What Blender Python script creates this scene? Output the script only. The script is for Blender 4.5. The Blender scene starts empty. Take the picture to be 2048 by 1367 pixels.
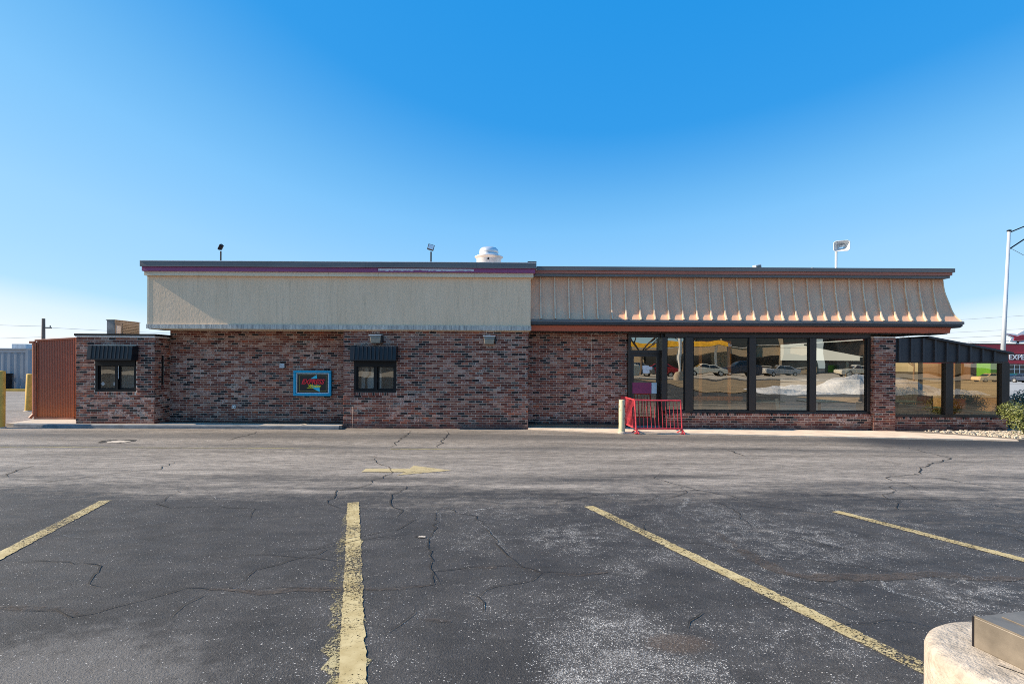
import bpy, math, random
from mathutils import Vector, Matrix
random.seed(7)
scn = bpy.context.scene
COL = scn.collection
RAD = math.radians

# ------------------------------------------------------------------ camera, sky, sun, exposure
cam_d = bpy.data.cameras.new('camera'); cam = bpy.data.objects.new('camera', cam_d); COL.objects.link(cam)
cam_d.sensor_width = 36; cam_d.lens = 19.69; cam_d.shift_y = 0.0205
cam_d.clip_start = 0.05; cam_d.clip_end = 3000
cam.location = (0, -15.95, 1.88); cam.rotation_euler = (RAD(90), -0.0055, 0)
scn.camera = cam
SUN_TRAVEL = Vector((1.0, 0.049, -0.63)).normalized()
elev = math.asin(-SUN_TRAVEL.z); azim = math.atan2(-SUN_TRAVEL.x, -SUN_TRAVEL.y)
w = bpy.data.worlds.new('World'); scn.world = w; w.use_nodes = True
wn = w.node_tree.nodes; wl = w.node_tree.links; wn.clear()
sky = wn.new('ShaderNodeTexSky'); sky.sky_type = 'NISHITA'; sky.sun_disc = False
sky.sun_elevation = elev; sky.sun_rotation = azim; sky.altitude = 300
sky.air_density = 1.0; sky.dust_density = 0.15; sky.ozone_density = 2.5
# one grade for the whole sky: its brightness picks a hue from deep blue to pale horizon blue
lum = wn.new('ShaderNodeRGBToBW'); lsc = wn.new('ShaderNodeMath'); lsc.operation = 'MULTIPLY'; lsc.inputs[1].default_value = .125
srm = wn.new('ShaderNodeValToRGB'); cr_ = srm.color_ramp
def lin(v): v /= 255; return v / 12.92 if v <= .04045 else ((v + .055) / 1.055) ** 2.4
STOPS = [(.17, (36, 143, 221)), (.24, (52, 151, 226)), (.31, (104, 178, 236)), (.36, (124, 191, 243)), (.49, (152, 206, 247)), (.62, (164, 213, 248)), (.74, (176, 220, 248)), (.84, (214, 236, 251)), (1.0, (242, 248, 252))]
while len(cr_.elements) < len(STOPS): cr_.elements.new(.5)
for e_, (p_, c_) in zip(cr_.elements, STOPS): e_.position = p_; e_.color = (*[lin(q) for q in c_], 1)
gain = wn.new('ShaderNodeVectorMath'); gain.operation = 'SCALE'; gain.inputs['Scale'].default_value = 2.03
bg = wn.new('ShaderNodeBackground'); bg.inputs['Strength'].default_value = 0.15
wo = wn.new('ShaderNodeOutputWorld')
wl.new(sky.outputs[0], lum.inputs[0]); wl.new(lum.outputs[0], lsc.inputs[0]); wl.new(lsc.outputs[0], srm.inputs[0]); wl.new(srm.outputs[0], gain.inputs[0]); 
glow = wn.new('ShaderNodeMath'); glow.operation = 'SUBTRACT'; glow.inputs[1].default_value = 8.2; glow.use_clamp = False     # the natural glow round the sun, brighter than the graded range
glm = wn.new('ShaderNodeMath'); glm.operation = 'MAXIMUM'; glm.inputs[1].default_value = 0
gcl = wn.new('ShaderNodeVectorMath'); gcl.operation = 'SCALE'; gcl.inputs[0].default_value = (.62, .56, .44)
gad = wn.new('ShaderNodeVectorMath'); gad.operation = 'ADD'
wl.new(lum.outputs[0], glow.inputs[0]); wl.new(glow.outputs[0], glm.inputs[0]); wl.new(glm.outputs[0], gcl.inputs['Scale'])
wl.new(gain.outputs[0], gad.inputs[0]); wl.new(gcl.outputs[0], gad.inputs[1]); wl.new(gad.outputs[0], bg.inputs[0]); wl.new(bg.outputs[0], wo.inputs[0])
sun_d = bpy.data.lights.new('sun', 'SUN'); sun_d.energy = 2.3; sun_d.angle = RAD(0.53); sun_d.color = (1, .86, .68)
sun = bpy.data.objects.new('sun', sun_d); COL.objects.link(sun); sun.location = (-30, -10, 30)
sun.rotation_euler = SUN_TRAVEL.to_track_quat('-Z', 'Y').to_euler()
vs = scn.view_settings; vs.view_transform = 'Standard'; vs.look = 'None'; vs.gamma = 1; vs.use_curve_mapping = False
vs.exposure = 1.85
scn.render.engine = 'CYCLES'; scn.cycles.use_denoising = False
scn.cycles.filter_width = .95; w.cycles.sampling_method = 'MANUAL'; w.cycles.sample_map_resolution = 2048; scn.cycles.sample_clamp_indirect = 4; scn.cycles.use_adaptive_sampling = False; scn.cycles.max_bounces = 6; scn.cycles.transparent_max_bounces = 16; scn.cycles.caustics_reflective = False

# ------------------------------------------------------------------ materials
def nm(name):
    m = bpy.data.materials.new(name); m.use_nodes = True
    nt = m.node_tree; b = nt.nodes['Principled BSDF']
    return m, nt, b, nt.nodes, nt.links
def pos(nt, scale=(1, 1, 1), rot=(0, 0, 0)):
    g = nt.nodes.new('ShaderNodeNewGeometry'); mp = nt.nodes.new('ShaderNodeMapping')
    mp.inputs['Scale'].default_value = scale; mp.inputs['Rotation'].default_value = rot
    nt.links.new(g.outputs['Position'], mp.inputs[0]); return mp.outputs[0]
def noise(nt, vec, scale, detail=4, rough=.55):
    n = nt.nodes.new('ShaderNodeTexNoise'); n.inputs['Scale'].default_value = scale
    n.inputs['Detail'].default_value = detail; n.inputs['Roughness'].default_value = rough
    nt.links.new(vec, n.inputs['Vector']); return n.outputs['Fac']
def ramp(nt, fac, stops, interp='LINEAR'):
    r = nt.nodes.new('ShaderNodeValToRGB'); cr = r.color_ramp; cr.interpolation = interp
    while len(cr.elements) < len(stops): cr.elements.new(.5)
    for e, (p, c) in zip(cr.elements, stops):
        e.position = p; e.color = (c, c, c, 1) if isinstance(c, (int, float)) else (*c, 1)
    nt.links.new(fac, r.inputs[0]); return r.outputs[0]
def mixc(nt, fac, a, b, mode='MIX'):
    m = nt.nodes.new('ShaderNodeMix'); m.data_type = 'RGBA'; m.blend_type = mode
    for s, v in ((m.inputs[0], fac), (m.inputs[6], a), (m.inputs[7], b)):
        if isinstance(v, (int, float)): s.default_value = v if s == m.inputs[0] else (v, v, v, 1)
        elif isinstance(v, tuple): s.default_value = (*v, 1)
        else: nt.links.new(v, s)
    return m.outputs[2]
def math_(nt, op, a, b=None, clamp=False):
    m = nt.nodes.new('ShaderNodeMath'); m.operation = op; m.use_clamp = clamp
    for s, v in ((m.inputs[0], a), (m.inputs[1], b)):
        if v is None: continue
        if isinstance(v, (int, float)): s.default_value = v
        else: nt.links.new(v, s)
    return m.outputs[0]
def bump(nt, b, h, strength=.3, dist=.02):
    n = nt.nodes.new('ShaderNodeBump'); n.inputs['Strength'].default_value = strength; n.inputs['Distance'].default_value = dist
    nt.links.new(h, n.inputs['Height']); nt.links.new(n.outputs[0], b.inputs['Normal'])
def mat(name, c, rough=.6, metal=0., var=.25, vscale=3., vstretch=(1, 1, 1), bscale=0, bstr=.2, bdist=.005, spec=.5):
    m, nt, b, N, L = nm(name)
    b.inputs['Roughness'].default_value = rough; b.inputs['Metallic'].default_value = metal
    b.inputs['Specular IOR Level'].default_value = spec
    f = noise(nt, pos(nt, vstretch), vscale, 6, .6)
    lo = tuple(x * (1 - var) for x in c); hi = tuple(min(1, x * (1 + var)) for x in c)
    L.new(ramp(nt, f, [(.3, lo), (.7, hi)]), b.inputs['Base Color'])
    if bscale: bump(nt, b, noise(nt, pos(nt), bscale, 4), bstr, bdist)
    return m

def brick_mat():
    m, nt, b, N, L = nm('brick_face')
    g = N.new('ShaderNodeNewGeometry'); oi = N.new('ShaderNodeObjectInfo')
    r = math_(nt, 'FRACT', math_(nt, 'ADD', g.outputs['Random Per Island'], oi.outputs['Random']))
    col = ramp(nt, r, [(0, (.008, .008, .011)), (.10, (.022, .017, .018)), (.15, (.13, .032, .021)), (.30, (.215, .053, .031)), (.44, (.27, .07, .041)),
                       (.58, (.30, .095, .057)), (.70, (.235, .074, .05)), (.80, (.36, .15, .098)), (.90, (.46, .24, .17)), (.965, (.42, .10, .042))], 'CONSTANT')
    fine = noise(nt, pos(nt), 55, 4, .7)
    col = mixc(nt, ramp(nt, fine, [(.3, .0), (.75, .55)]), col, (.05, .03, .03))
    # lime bloom: patchy whitish crust on some bricks
    big = noise(nt, pos(nt), .9, 5, .65)
    r2 = math_(nt, 'FRACT', math_(nt, 'MULTIPLY', r, 37.7))
    crust = math_(nt, 'MULTIPLY', ramp(nt, r2, [(.60, 0), (.76, 1)]), ramp(nt, big, [(.42, 0.1), (.60, 1)]))
    crust = math_(nt, 'MULTIPLY', crust, ramp(nt, noise(nt, pos(nt), 26, 5, .75), [(.42, 0), (.6, .8)]))
    sz = N.new('ShaderNodeSeparateXYZ'); L.new(g.outputs['Position'], sz.inputs[0])
    gr = ramp(nt, math_(nt, 'ADD', sz.outputs[2], math_(nt, 'MULTIPLY', noise(nt, pos(nt), 2.2, 6, .7), .5)), [(.28, .7), (.52, 0)])
    L.new(mixc(nt, gr, mixc(nt, crust, col, (.64, .49, .42)), (.05, .028, .03)), b.inputs['Base Color'])
    b.inputs['Roughness'].default_value = .8; b.inputs['Specular IOR Level'].default_value = .3
    bump(nt, b, noise(nt, pos(nt), 70, 5, .7), .6, .004)
    return m
M = {}
M['brick'] = brick_mat()
M['mortar'] = mat('mortar', (.74, .55, .42), .9, var=.25, vscale=5, bscale=150, bstr=.4)
def mortar_grime():
    nt = M['mortar'].node_tree; b = nt.nodes['Principled BSDF']; src = b.inputs['Base Color'].links[0].from_socket
    g = nt.nodes.new('ShaderNodeNewGeometry'); sz = nt.nodes.new('ShaderNodeSeparateXYZ'); nt.links.new(g.outputs['Position'], sz.inputs[0])
    gr = ramp(nt, math_(nt, 'ADD', sz.outputs[2], math_(nt, 'MULTIPLY', noise(nt, pos(nt), 2.2, 6, .7), .5)), [(.26, .85), (.5, 0)])
    nt.links.new(mixc(nt, gr, src, (.09, .06, .06)), b.inputs['Base Color'])
mortar_grime()
def stucco_mat():
    m, nt, b, N, L = nm('stucco')
    f = noise(nt, pos(nt, (1, 1, .35)), 1.6, 6, .6); s = noise(nt, pos(nt, (6, 6, .35)), 3, 7, .78)
    c = ramp(nt, f, [(.3, (.84, .60, .40)), (.7, (.92, .67, .46))])
    c = mixc(nt, ramp(nt, s, [(.50, 0), (.72, .75)]), c, (.62, .46, .31))
    L.new(c, b.inputs['Base Color']); b.inputs['Roughness'].default_value = .92; b.inputs['Specular IOR Level'].default_value = .2
    bump(nt, b, noise(nt, pos(nt, (1, 1, .6)), 18, 4, .6), .35, .012); return m
M['stucco'] = stucco_mat()
def strip_mat():
    m, nt, b, N, L = nm('weathered_concrete_trim')
    s = noise(nt, pos(nt, (14, 14, 1.2)), 2.2, 6, .75)
    c = ramp(nt, s, [(.32, (.22, .215, .205)), (.5, (.50, .47, .42)), (.68, (.78, .71, .60))])
    L.new(c, b.inputs['Base Color']); b.inputs['Roughness'].default_value = .9
    bump(nt, b, noise(nt, pos(nt), 40, 5), .5, .01); return m
M['strip'] = strip_mat()
M['coping'] = mat('grey_metal_coping', (.155, .15, .15), .5, .0, .2, 1.5, (.4, 1, 3))
M['coping_dark'] = mat('dark_coping_edge', (.05, .052, .06), .5, 0, .2)
M['purple'] = mat('purple_fascia', (.30, .07, .19), .55, 0, .12, 2, (.3, 1, 4))
M['cream'] = mat('cream_molding', (.78, .65, .47), .7, 0, .1, 2, (.3, 1, 2))
M['white_patch'] = mat('bare_primer', (.66, .66, .74), .8, 0, .12, 9)
M['pink'] = mat('faded_red_fascia', (.46, .16, .11), .5, 0, .18, 1.2, (.4, 1, 3))
M['red'] = mat('red_fascia', (.50, .125, .07), .45, 0, .15, 1.2, (.4, 1, 2))
def copper_mat():
    m, nt, b, N, L = nm('weathered_copper_roof')
    f = noise(nt, pos(nt, (2.5, 2.5, .7)), 1.4, 7, .62); s = noise(nt, pos(nt, (9, 9, .5)), 2.0, 6, .7)
    z = N.new('ShaderNodeSeparateXYZ'); g = N.new('ShaderNodeNewGeometry'); L.new(g.outputs['Position'], z.inputs[0])
    c = ramp(nt, f, [(.28, (.78, .40, .235)), (.5, (.88, .47, .28)), (.72, (.92, .56, .35))])
    c = mixc(nt, ramp(nt, s, [(.45, 0), (.75, .75)]), c, (.66, .45, .31))
    low = math_(nt, 'MULTIPLY', ramp(nt, z.outputs[2], [(0, 0), (1, 1)]), 1.0)
    L.new(c, b.inputs['Base Color']); b.inputs['Roughness'].default_value = .55; b.inputs['Metallic'].default_value = .1
    bump(nt, b, noise(nt, pos(nt, (1, 1, .4)), 3, 2), .08, .02); return m
M['copper'] = copper_mat()
M['seam'] = mat('sunlit_copper_seam', (.90, .62, .42), .5, .1, .2, 4)  # lighter than the panels: the seams' sunlit line put into the colour
M['bronze'] = mat('dark_bronze_frame', (.046, .035, .030), .4, .3, .12, 3)
M['black'] = mat('black_frame', (.009, .008, .009), .5, 0, .2, spec=.25)
M['navy'] = mat('dark_navy_awning', (.013, .014, .019), .35, .3, .25, 6, bscale=60, bstr=.15)
M['darkroof'] = mat('charcoal_metal', (.050, .049, .054), .5, .2, .15, 3)
M['soffit'] = mat('soffit_metal', (.14, .135, .13), .6, .1, .2)
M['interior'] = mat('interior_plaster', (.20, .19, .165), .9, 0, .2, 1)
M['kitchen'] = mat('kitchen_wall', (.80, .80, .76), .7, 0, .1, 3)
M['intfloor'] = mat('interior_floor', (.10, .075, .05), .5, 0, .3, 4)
M['deck'] = mat('roof_deck', (.25, .25, .25), .9)
M['wood'] = mat('orange_wood', (.72, .30, .07), .45, 0, .3, 6, (1, 1, .2))
M['orange'] = mat('orange_seat', (.75, .19, .02), .5)
M['table'] = mat('pale_laminate', (.62, .66, .60), .35)
M['white'] = mat('white_paint', (.75, .75, .73), .5, 0, .06)
M['paper'] = mat('paper', (.72, .72, .74), .8, 0, .08, 20)
M['lens'] = mat('lamp_lens', (.30, .28, .23), .3, 0, .2, 14)
M['lamp_body'] = mat('lamp_body', (.24, .23, .21), .5, .3)
M['dark_metal'] = mat('dark_metal', (.02, .018, .022), .45, .5)
M['galv'] = mat('galvanised_metal', (.72, .73, .74), .38, .55, .12, 5)
M['whitemetal'] = mat('white_metal', (.78, .80, .82), .35, .2, .08)
M['polegrey'] = mat('pale_grey_pole', (.52, .56, .60), .4, .2, .08)
M['box_grey'] = mat('grey_box', (.50, .54, .58), .5, .2)
def rust_mat():
    m, nt, b, N, L = nm('brown_ribbed_metal')
    z = N.new('ShaderNodeSeparateXYZ'); g = N.new('ShaderNodeNewGeometry'); L.new(g.outputs['Position'], z.inputs[0])
    h = math_(nt, 'ADD', z.outputs[2], math_(nt, 'MULTIPLY', noise(nt, pos(nt, (3, 3, .6)), 2.4, 5, .7), .5))
    c = ramp(nt, math_(nt, 'MULTIPLY', h, .4), [(.12, (.50, .15, .045)), (.35, (.37, .125, .065)), (.7, (.34, .12, .075))])
    L.new(c, b.inputs['Base Color']); b.inputs['Roughness'].default_value = .5; b.inputs['Metallic'].default_value = .15; return m
M['shed'] = rust_mat()
M['shedtrim'] = mat('brown_trim', (.38, .14, .08), .5, .1, .2)
M['conc'] = mat('pale_concrete', (.50, .43, .35), .9, 0, .16, 2.5, bscale=60, bstr=.3)
M['walk'] = mat('sidewalk_concrete', (.70, .555, .42), .9, 0, .2, 2.2, bscale=60, bstr=.3)
M['kerb'] = mat('grey_kerb', (.17, .18, .19), .9, 0, .3, 4, (1, 1, 2), bscale=50, bstr=.4)
M['yellow'] = mat('yellow_paint', (.60, .36, .06), .6, 0, .2, 5)
def bollard_mat():
    m, nt, b, N, L = nm('cream_paint_rusting')
    f = noise(nt, pos(nt, (1, 1, .7)), 17, 6, .7); big = noise(nt, pos(nt, (1.5, 1.5, .6)), 5, 3)
    k = math_(nt, 'MULTIPLY', ramp(nt, f, [(.53, 0), (.57, 1)]), ramp(nt, big, [(.46, 0), (.56, 1)]))
    L.new(mixc(nt, k, (.62, .55, .34), (.10, .045, .02)), b.inputs['Base Color']); b.inputs['Roughness'].default_value = .6; return m
M['bollard'] = bollard_mat()
M['rail'] = mat('red_rail', (.58, .05, .065), .5, 0, .3, 14)
M['container'] = mat('grey_container', (.30, .315, .34), .55, .1, .15, 1.2, (1, 1, .3))
M['tan'] = mat('tan_render', (.42, .345, .25), .9, 0, .12, .3)
M['tanb'] = mat('dull_brown_wall', (.15, .11, .085), .9, 0, .3, .3)
M['shopred'] = mat('shop_red', (.42, .015, .035), .45, 0, .12, .2)
M['lime'] = mat('lime_green', (.11, .48, .015), .6, 0, .1, .4)
M['asph_far'] = mat('pale_road', (.34, .33, .31), .9, 0, .2, .2)
M['pale_street'] = mat('pale_street', (.50, .44, .36), .9, 0, .15, .3)
M['mulch'] = mat('dry_grass', (.30, .22, .13), .95, 0, .35, 1.2, bscale=14, bstr=.8, bdist=.05)
M['bark'] = mat('bark', (.16, .12, .095), .9, 0, .3, 8)
M['snow'] = mat('dirty_snow', (.70, .71, .74), .7, 0, .28, 1.6, bscale=5, bstr=.6, bdist=.1)
M['rock'] = mat('pale_gravel', (.50, .43, .34), .9, 0, .5, 14)
def leaf_mat(name, a, bcol):
    m, nt, b, N, L = nm(name)
    g = N.new('ShaderNodeNewGeometry')
    L.new(ramp(nt, g.outputs['Random Per Island'], [(0, a), (1, bcol)]), b.inputs['Base Color']); b.inputs['Roughness'].default_value = .5
    return m
M['leaf'] = leaf_mat('boxwood_leaf', (.055, .07, .012), (.22, .24, .06))
M['leaf2'] = leaf_mat('dull_hedge_leaf', (.05, .055, .02), (.16, .15, .07))
M['twig'] = leaf_mat('bare_twigs', (.10, .075, .09), (.20, .16, .17))
M['conifer'] = leaf_mat('conifer_needle', (.01, .022, .008), (.03, .05, .02))
M['rubber'] = mat('tyre_rubber', (.012, .012, .012), .8)
M['rim'] = mat('alloy_rim', (.5, .5, .5), .35, .7)
M['carglass'] = mat('car_glass', (.012, .014, .016), .08, 0, .05, spec=.8)
M['tail'] = mat('tail_lamp', (.45, .01, .01), .25)
M['headl'] = mat('head_lamp', (.7, .7, .68), .2)
def paint(name, c): return mat(name, c, .25, .1, .04, spec=.6)
for n_, c_ in dict(white=(.72, .69, .6), silver=(.42, .44, .47), blue=(.035, .05, .085), red=(.30, .015, .02), green=(.015, .09, .03), grey=(.12, .125, .135)).items():
    M['car_' + n_] = paint('car_paint_' + n_, c_)
def flat(name, c, rough=.5): return mat(name, c, rough, 0, .04, 4)
M['s_blue'] = flat('sign_blue', (.0, .34, .56)); M['s_white'] = flat('sign_white', (.8, .8, .8)); M['s_black'] = flat('sign_black', (.004, .004, .007), .25)
M['s_gold'] = flat('sign_gold', (.32, .27, .08)); M['s_cyan'] = flat('sign_cyan', (.03, .55, .75)); M['s_red'] = flat('sign_red', (.85, .01, .03)); M['s_yel'] = flat('sign_yellow', (.92, .78, .02))
M['pushpanel'] = mat('maroon_panel', (.26, .03, .10), .5, 0, .1, 6); M['palepanel'] = flat('pale_panel', (.55, .66, .74))
M['dark_crack'] = mat('crack_fill', (.014, .013, .013), .95)
def glass_mat(name, tint, refl):
    m, nt, b, N, L = nm(name); N.remove(b)
    out = [n for n in N if n.type == 'OUTPUT_MATERIAL'][0]
    t = N.new('ShaderNodeBsdfTransparent'); t.inputs[0].default_value = (*tint, 1)
    gl = N.new('ShaderNodeBsdfGlossy'); gl.inputs['Roughness'].default_value = 0.0; gl.inputs[0].default_value = (1, .90, .74, 1)
    lw = N.new('ShaderNodeLayerWeight'); lw.inputs[0].default_value = .5
    f = math_(nt, 'ADD', math_(nt, 'POWER', lw.outputs['Facing'], 5.0), refl + .04, True)
    bp = N.new('ShaderNodeBump'); bp.inputs['Strength'].default_value = .16; bp.inputs['Distance'].default_value = .02
    L.new(noise(nt, pos(nt), 1.1, 1), bp.inputs['Height']); L.new(bp.outputs[0], gl.inputs['Normal'])
    mx = N.new('ShaderNodeMixShader'); L.new(f, mx.inputs[0]); L.new(t.outputs[0], mx.inputs[1]); L.new(gl.outputs[0], mx.inputs[2])
    L.new(mx.outputs[0], out.inputs[0]); return m
M['glass'] = glass_mat('bronze_window_glass', (.92, .76, .55), .34)
M['glass_sun'] = glass_mat('sunroom_front_glass', (.84, .62, .37), .15)
M['glass_clear'] = glass_mat('bronze_side_glass', (.88, .72, .48), .10)
M['glass_small'] = glass_mat('booth_glass', (.85, .86, .85), .12)

# ---- asphalt
def asphalt_mat():
    m, nt, b, N, L = nm('parking_asphalt')
    P = pos(nt); g = N.new('ShaderNodeNewGeometry'); s = N.new('ShaderNodeSeparateXYZ'); L.new(g.outputs['Position'], s.inputs[0])
    n1 = noise(nt, P, .55, 6, .65); n2 = noise(nt, pos(nt, (.22, 1.3, 1)), 1.3, 6, .65); n3 = noise(nt, P, 6, 6, .7)
    grain = noise(nt, P, 150, 3, .7); grain2 = noise(nt, P, 70, 4, .75)
    def smooth(v, a, c):
        mr = N.new('ShaderNodeMapRange'); mr.interpolation_type = 'SMOOTHSTEP'; mr.inputs[1].default_value = a; mr.inputs[2].default_value = c
        L.new(v, mr.inputs[0]); return mr.outputs[0]
    wob = math_(nt, 'ADD', math_(nt, 'MULTIPLY', math_(nt, 'SUBTRACT', n2, .5), 6.0), math_(nt, 'MULTIPLY', math_(nt, 'SUBTRACT', n3, .5), 3.0))
    ynoise = math_(nt, 'ADD', s.outputs[1], wob)
    drive = smooth(ynoise, -9.6, -6.6)               # worn driveway beyond the sealed stalls
    sealed = ramp(nt, n1, [(.3, (.040, .0365, .034)), (.7, (.066, .060, .055))])
    sealed = mixc(nt, 1.0, sealed, ramp(nt, noise(nt, pos(nt, (.8, 1.2, 1)), 3.0, 8, .75), [(.34, .72), (.66, 1.38)]), 'MULTIPLY')
    lane = ramp(nt, n2, [(.3, (.17, .145, .12)), (.5, (.275, .235, .195)), (.7, (.38, .325, .27))])
    yb = math_(nt, 'ADD', s.outputs[1], math_(nt, 'MULTIPLY', n2, 1.2))
    band = ramp(nt, math_(nt, 'MULTIPLY', math_(nt, 'ADD', yb, 4.5), .2), [(0, 0), (.18, .0), (.26, .55), (.36, .1), (.5, .0), (.62, .65), (.74, .55), (.84, .05)])
    mott = ramp(nt, noise(nt, pos(nt, (.7, 2.0, 1)), 5.5, 7, .8), [(.36, .55), (.62, 1.3)])
    lane = mixc(nt, 1.0, lane, mott, 'MULTIPLY')
    lane = mixc(nt, band, lane, (.065, .063, .062))
    lane = mixc(nt, math_(nt, 'MULTIPLY', smooth(s.outputs[0], 7.5, 9.5), smooth(s.outputs[1], -4.2, -2.2)), lane, (.045, .046, .05))
    col = mixc(nt, drive, sealed, lane)
    # worn patches where the seal coat has gone
    def spot(cx, cy, rx, ry):
        dx = math_(nt, 'DIVIDE', math_(nt, 'SUBTRACT', s.outputs[0], cx), rx); dy = math_(nt, 'DIVIDE', math_(nt, 'SUBTRACT', s.outputs[1], cy), ry)
        d = math_(nt, 'SQRT', math_(nt, 'ADD', math_(nt, 'MULTIPLY', dx, dx), math_(nt, 'MULTIPLY', dy, dy)))
        return smooth(math_(nt, 'ADD', d, math_(nt, 'MULTIPLY', math_(nt, 'SUBTRACT', n3, .5), 1.3)), 1.15, .55)
    w1 = spot(.62, -13.15, .55, 1.05); w2 = spot(-2.3, -13.5, .95, .95); w3 = spot(2.6, -10.6, .9, .9); w4 = spot(.55, -10.6, .5, .6); w5 = spot(3.3, -12.1, .5, .6)
    clus = ramp(nt, noise(nt, P, 5.5, 9, .82), [(.44, 0), (.60, 1)])
    wear = math_(nt, 'MULTIPLY', ramp(nt, noise(nt, P, 1.1, 9, .74), [(.47, 0), (.62, 1)]), math_(nt, 'SUBTRACT', 1.0, drive))
    wear = math_(nt, 'MULTIPLY', wear, math_(nt, 'ADD', smooth(s.outputs[0], -2.6, 1.2), .12, True))
    spots = math_(nt, 'MAXIMUM', math_(nt, 'MULTIPLY', w3, .8), math_(nt, 'MAXIMUM', math_(nt, 'MULTIPLY', w4, .8), w5))
    wear = math_(nt, 'MULTIPLY', math_(nt, 'MAXIMUM', math_(nt, 'MULTIPLY', wear, .75), spots), clus)
    wear = math_(nt, 'MAXIMUM', wear, math_(nt, 'MULTIPLY', w1, math_(nt, 'ADD', math_(nt, 'MULTIPLY', clus, .6), .45)))
    col = mixc(nt, math_(nt, 'MULTIPLY', w2, .85), col, (.155, .14, .125))
    col = mixc(nt, math_(nt, 'MULTIPLY', wear, .38), col, (.17, .155, .14))
    # stones showing through where the seal coat has worn off, and a scatter of loose grit
    chip = noise(nt, P, 120, 2, .75)
    vor = N.new('ShaderNodeTexVoronoi'); vor.inputs['Scale'].default_value = 115; L.new(P, vor.inputs['Vector'])
    sep = N.new('ShaderNodeSeparateColor'); L.new(vor.outputs['Color'], sep.inputs[0])
    vth = math_(nt, 'SUBTRACT', .982, math_(nt, 'MULTIPLY', wear, .55))
    dots = math_(nt, 'MULTIPLY', math_(nt, 'GREATER_THAN', sep.outputs[0], vth), math_(nt, 'LESS_THAN', vor.outputs['Distance'], math_(nt, 'ADD', .28, math_(nt, 'MULTIPLY', sep.outputs[2], .25))))
    th = math_(nt, 'SUBTRACT', .665, math_(nt, 'MULTIPLY', wear, .175))
    stone = math_(nt, 'MULTIPLY', math_(nt, 'SUBTRACT', chip, th), 26.0, True)
    stone = math_(nt, 'MAXIMUM', math_(nt, 'MULTIPLY', stone, .5), dots)
    stonecol = ramp(nt, noise(nt, P, 38, 2), [(.3, (.30, .27, .24)), (.7, (.70, .66, .60))])
    col = mixc(nt, math_(nt, 'MULTIPLY', stone, math_(nt, 'SUBTRACT', 1.0, math_(nt, 'MULTIPLY', drive, .6))), col, stonecol)
    pit = math_(nt, 'MULTIPLY', math_(nt, 'SUBTRACT', .36, noise(nt, pos(nt, (.6, 1, 1)), 48, 3, .7)), 14.0, True)
    col = mixc(nt, math_(nt, 'MULTIPLY', pit, .75), col, (.018, .017, .016))
    dirt = spot(.95, -12.75, .22, .14); col = mixc(nt, math_(nt, 'MULTIPLY', dirt, .7), col, (.10, .07, .05))
    gfac = ramp(nt, grain2, [(.3, .62), (.7, 1.35)])
    col = mixc(nt, 1.0, col, gfac, 'MULTIPLY')
    L.new(col, b.inputs['Base Color'])
    b.inputs['Specular IOR Level'].default_value = .35
    L.new(ramp(nt, n3, [(.3, .62), (.7, .85)]), b.inputs['Roughness'])
    h = math_(nt, 'ADD', math_(nt, 'MULTIPLY', grain2, .7), math_(nt, 'MULTIPLY', chip, .5))
    bump(nt, b, h, .8, .014)
    return m
M['asphalt'] = asphalt_mat()
def worn_mat(name, c1, c2, sc, lo, hi, under=None):
    m, nt, b, N, L = nm(name); out = [n for n in N if n.type == 'OUTPUT_MATERIAL'][0]
    f = noise(nt, pos(nt), sc, 6, .75); f2 = noise(nt, pos(nt), 1.1, 4); f3 = noise(nt, pos(nt), 130, 2)
    L.new(ramp(nt, noise(nt, pos(nt), 9, 4), [(.35, c1), (.65, c2)]), b.inputs['Base Color']); b.inputs['Roughness'].default_value = .8
    a = ramp(nt, math_(nt, 'ADD', math_(nt, 'ADD', math_(nt, 'MULTIPLY', f, .75), math_(nt, 'MULTIPLY', f2, .5)), math_(nt, 'MULTIPLY', f3, .35)), [(lo, 0), (hi, 1)])
    t = N.new('ShaderNodeBsdfTransparent'); mx = N.new('ShaderNodeMixShader')
    L.new(a, mx.inputs[0]); L.new(t.outputs[0], mx.inputs[1]); L.new(b.outputs[0], mx.inputs[2]); L.new(mx.outputs[0], out.inputs[0]); return m
M['line'] = worn_mat('worn_yellow_line', (.40, .30, .13), (.54, .43, .22), 46, .74, .81)
M['line_faint'] = worn_mat('faint_yellow_line', (.30, .25, .11), (.36, .31, .18), 26, .72, .86)
M['line_ghost'] = worn_mat('old_yellow_line', (.34, .27, .11), (.46, .38, .2), 48, .84, .92)
M['arrowp'] = worn_mat('arrow_paint', (.42, .33, .17), (.48, .38, .20), 26, .60, .74)
M['brown_stain'] = worn_mat('brown_silt', (.085, .063, .048), (.11, .083, .063), 16, .70, 1.0)
M['pale_scrape'] = worn_mat('pale_scrape', (.36, .35, .33), (.46, .45, .43), 75, .86, .91)

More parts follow.
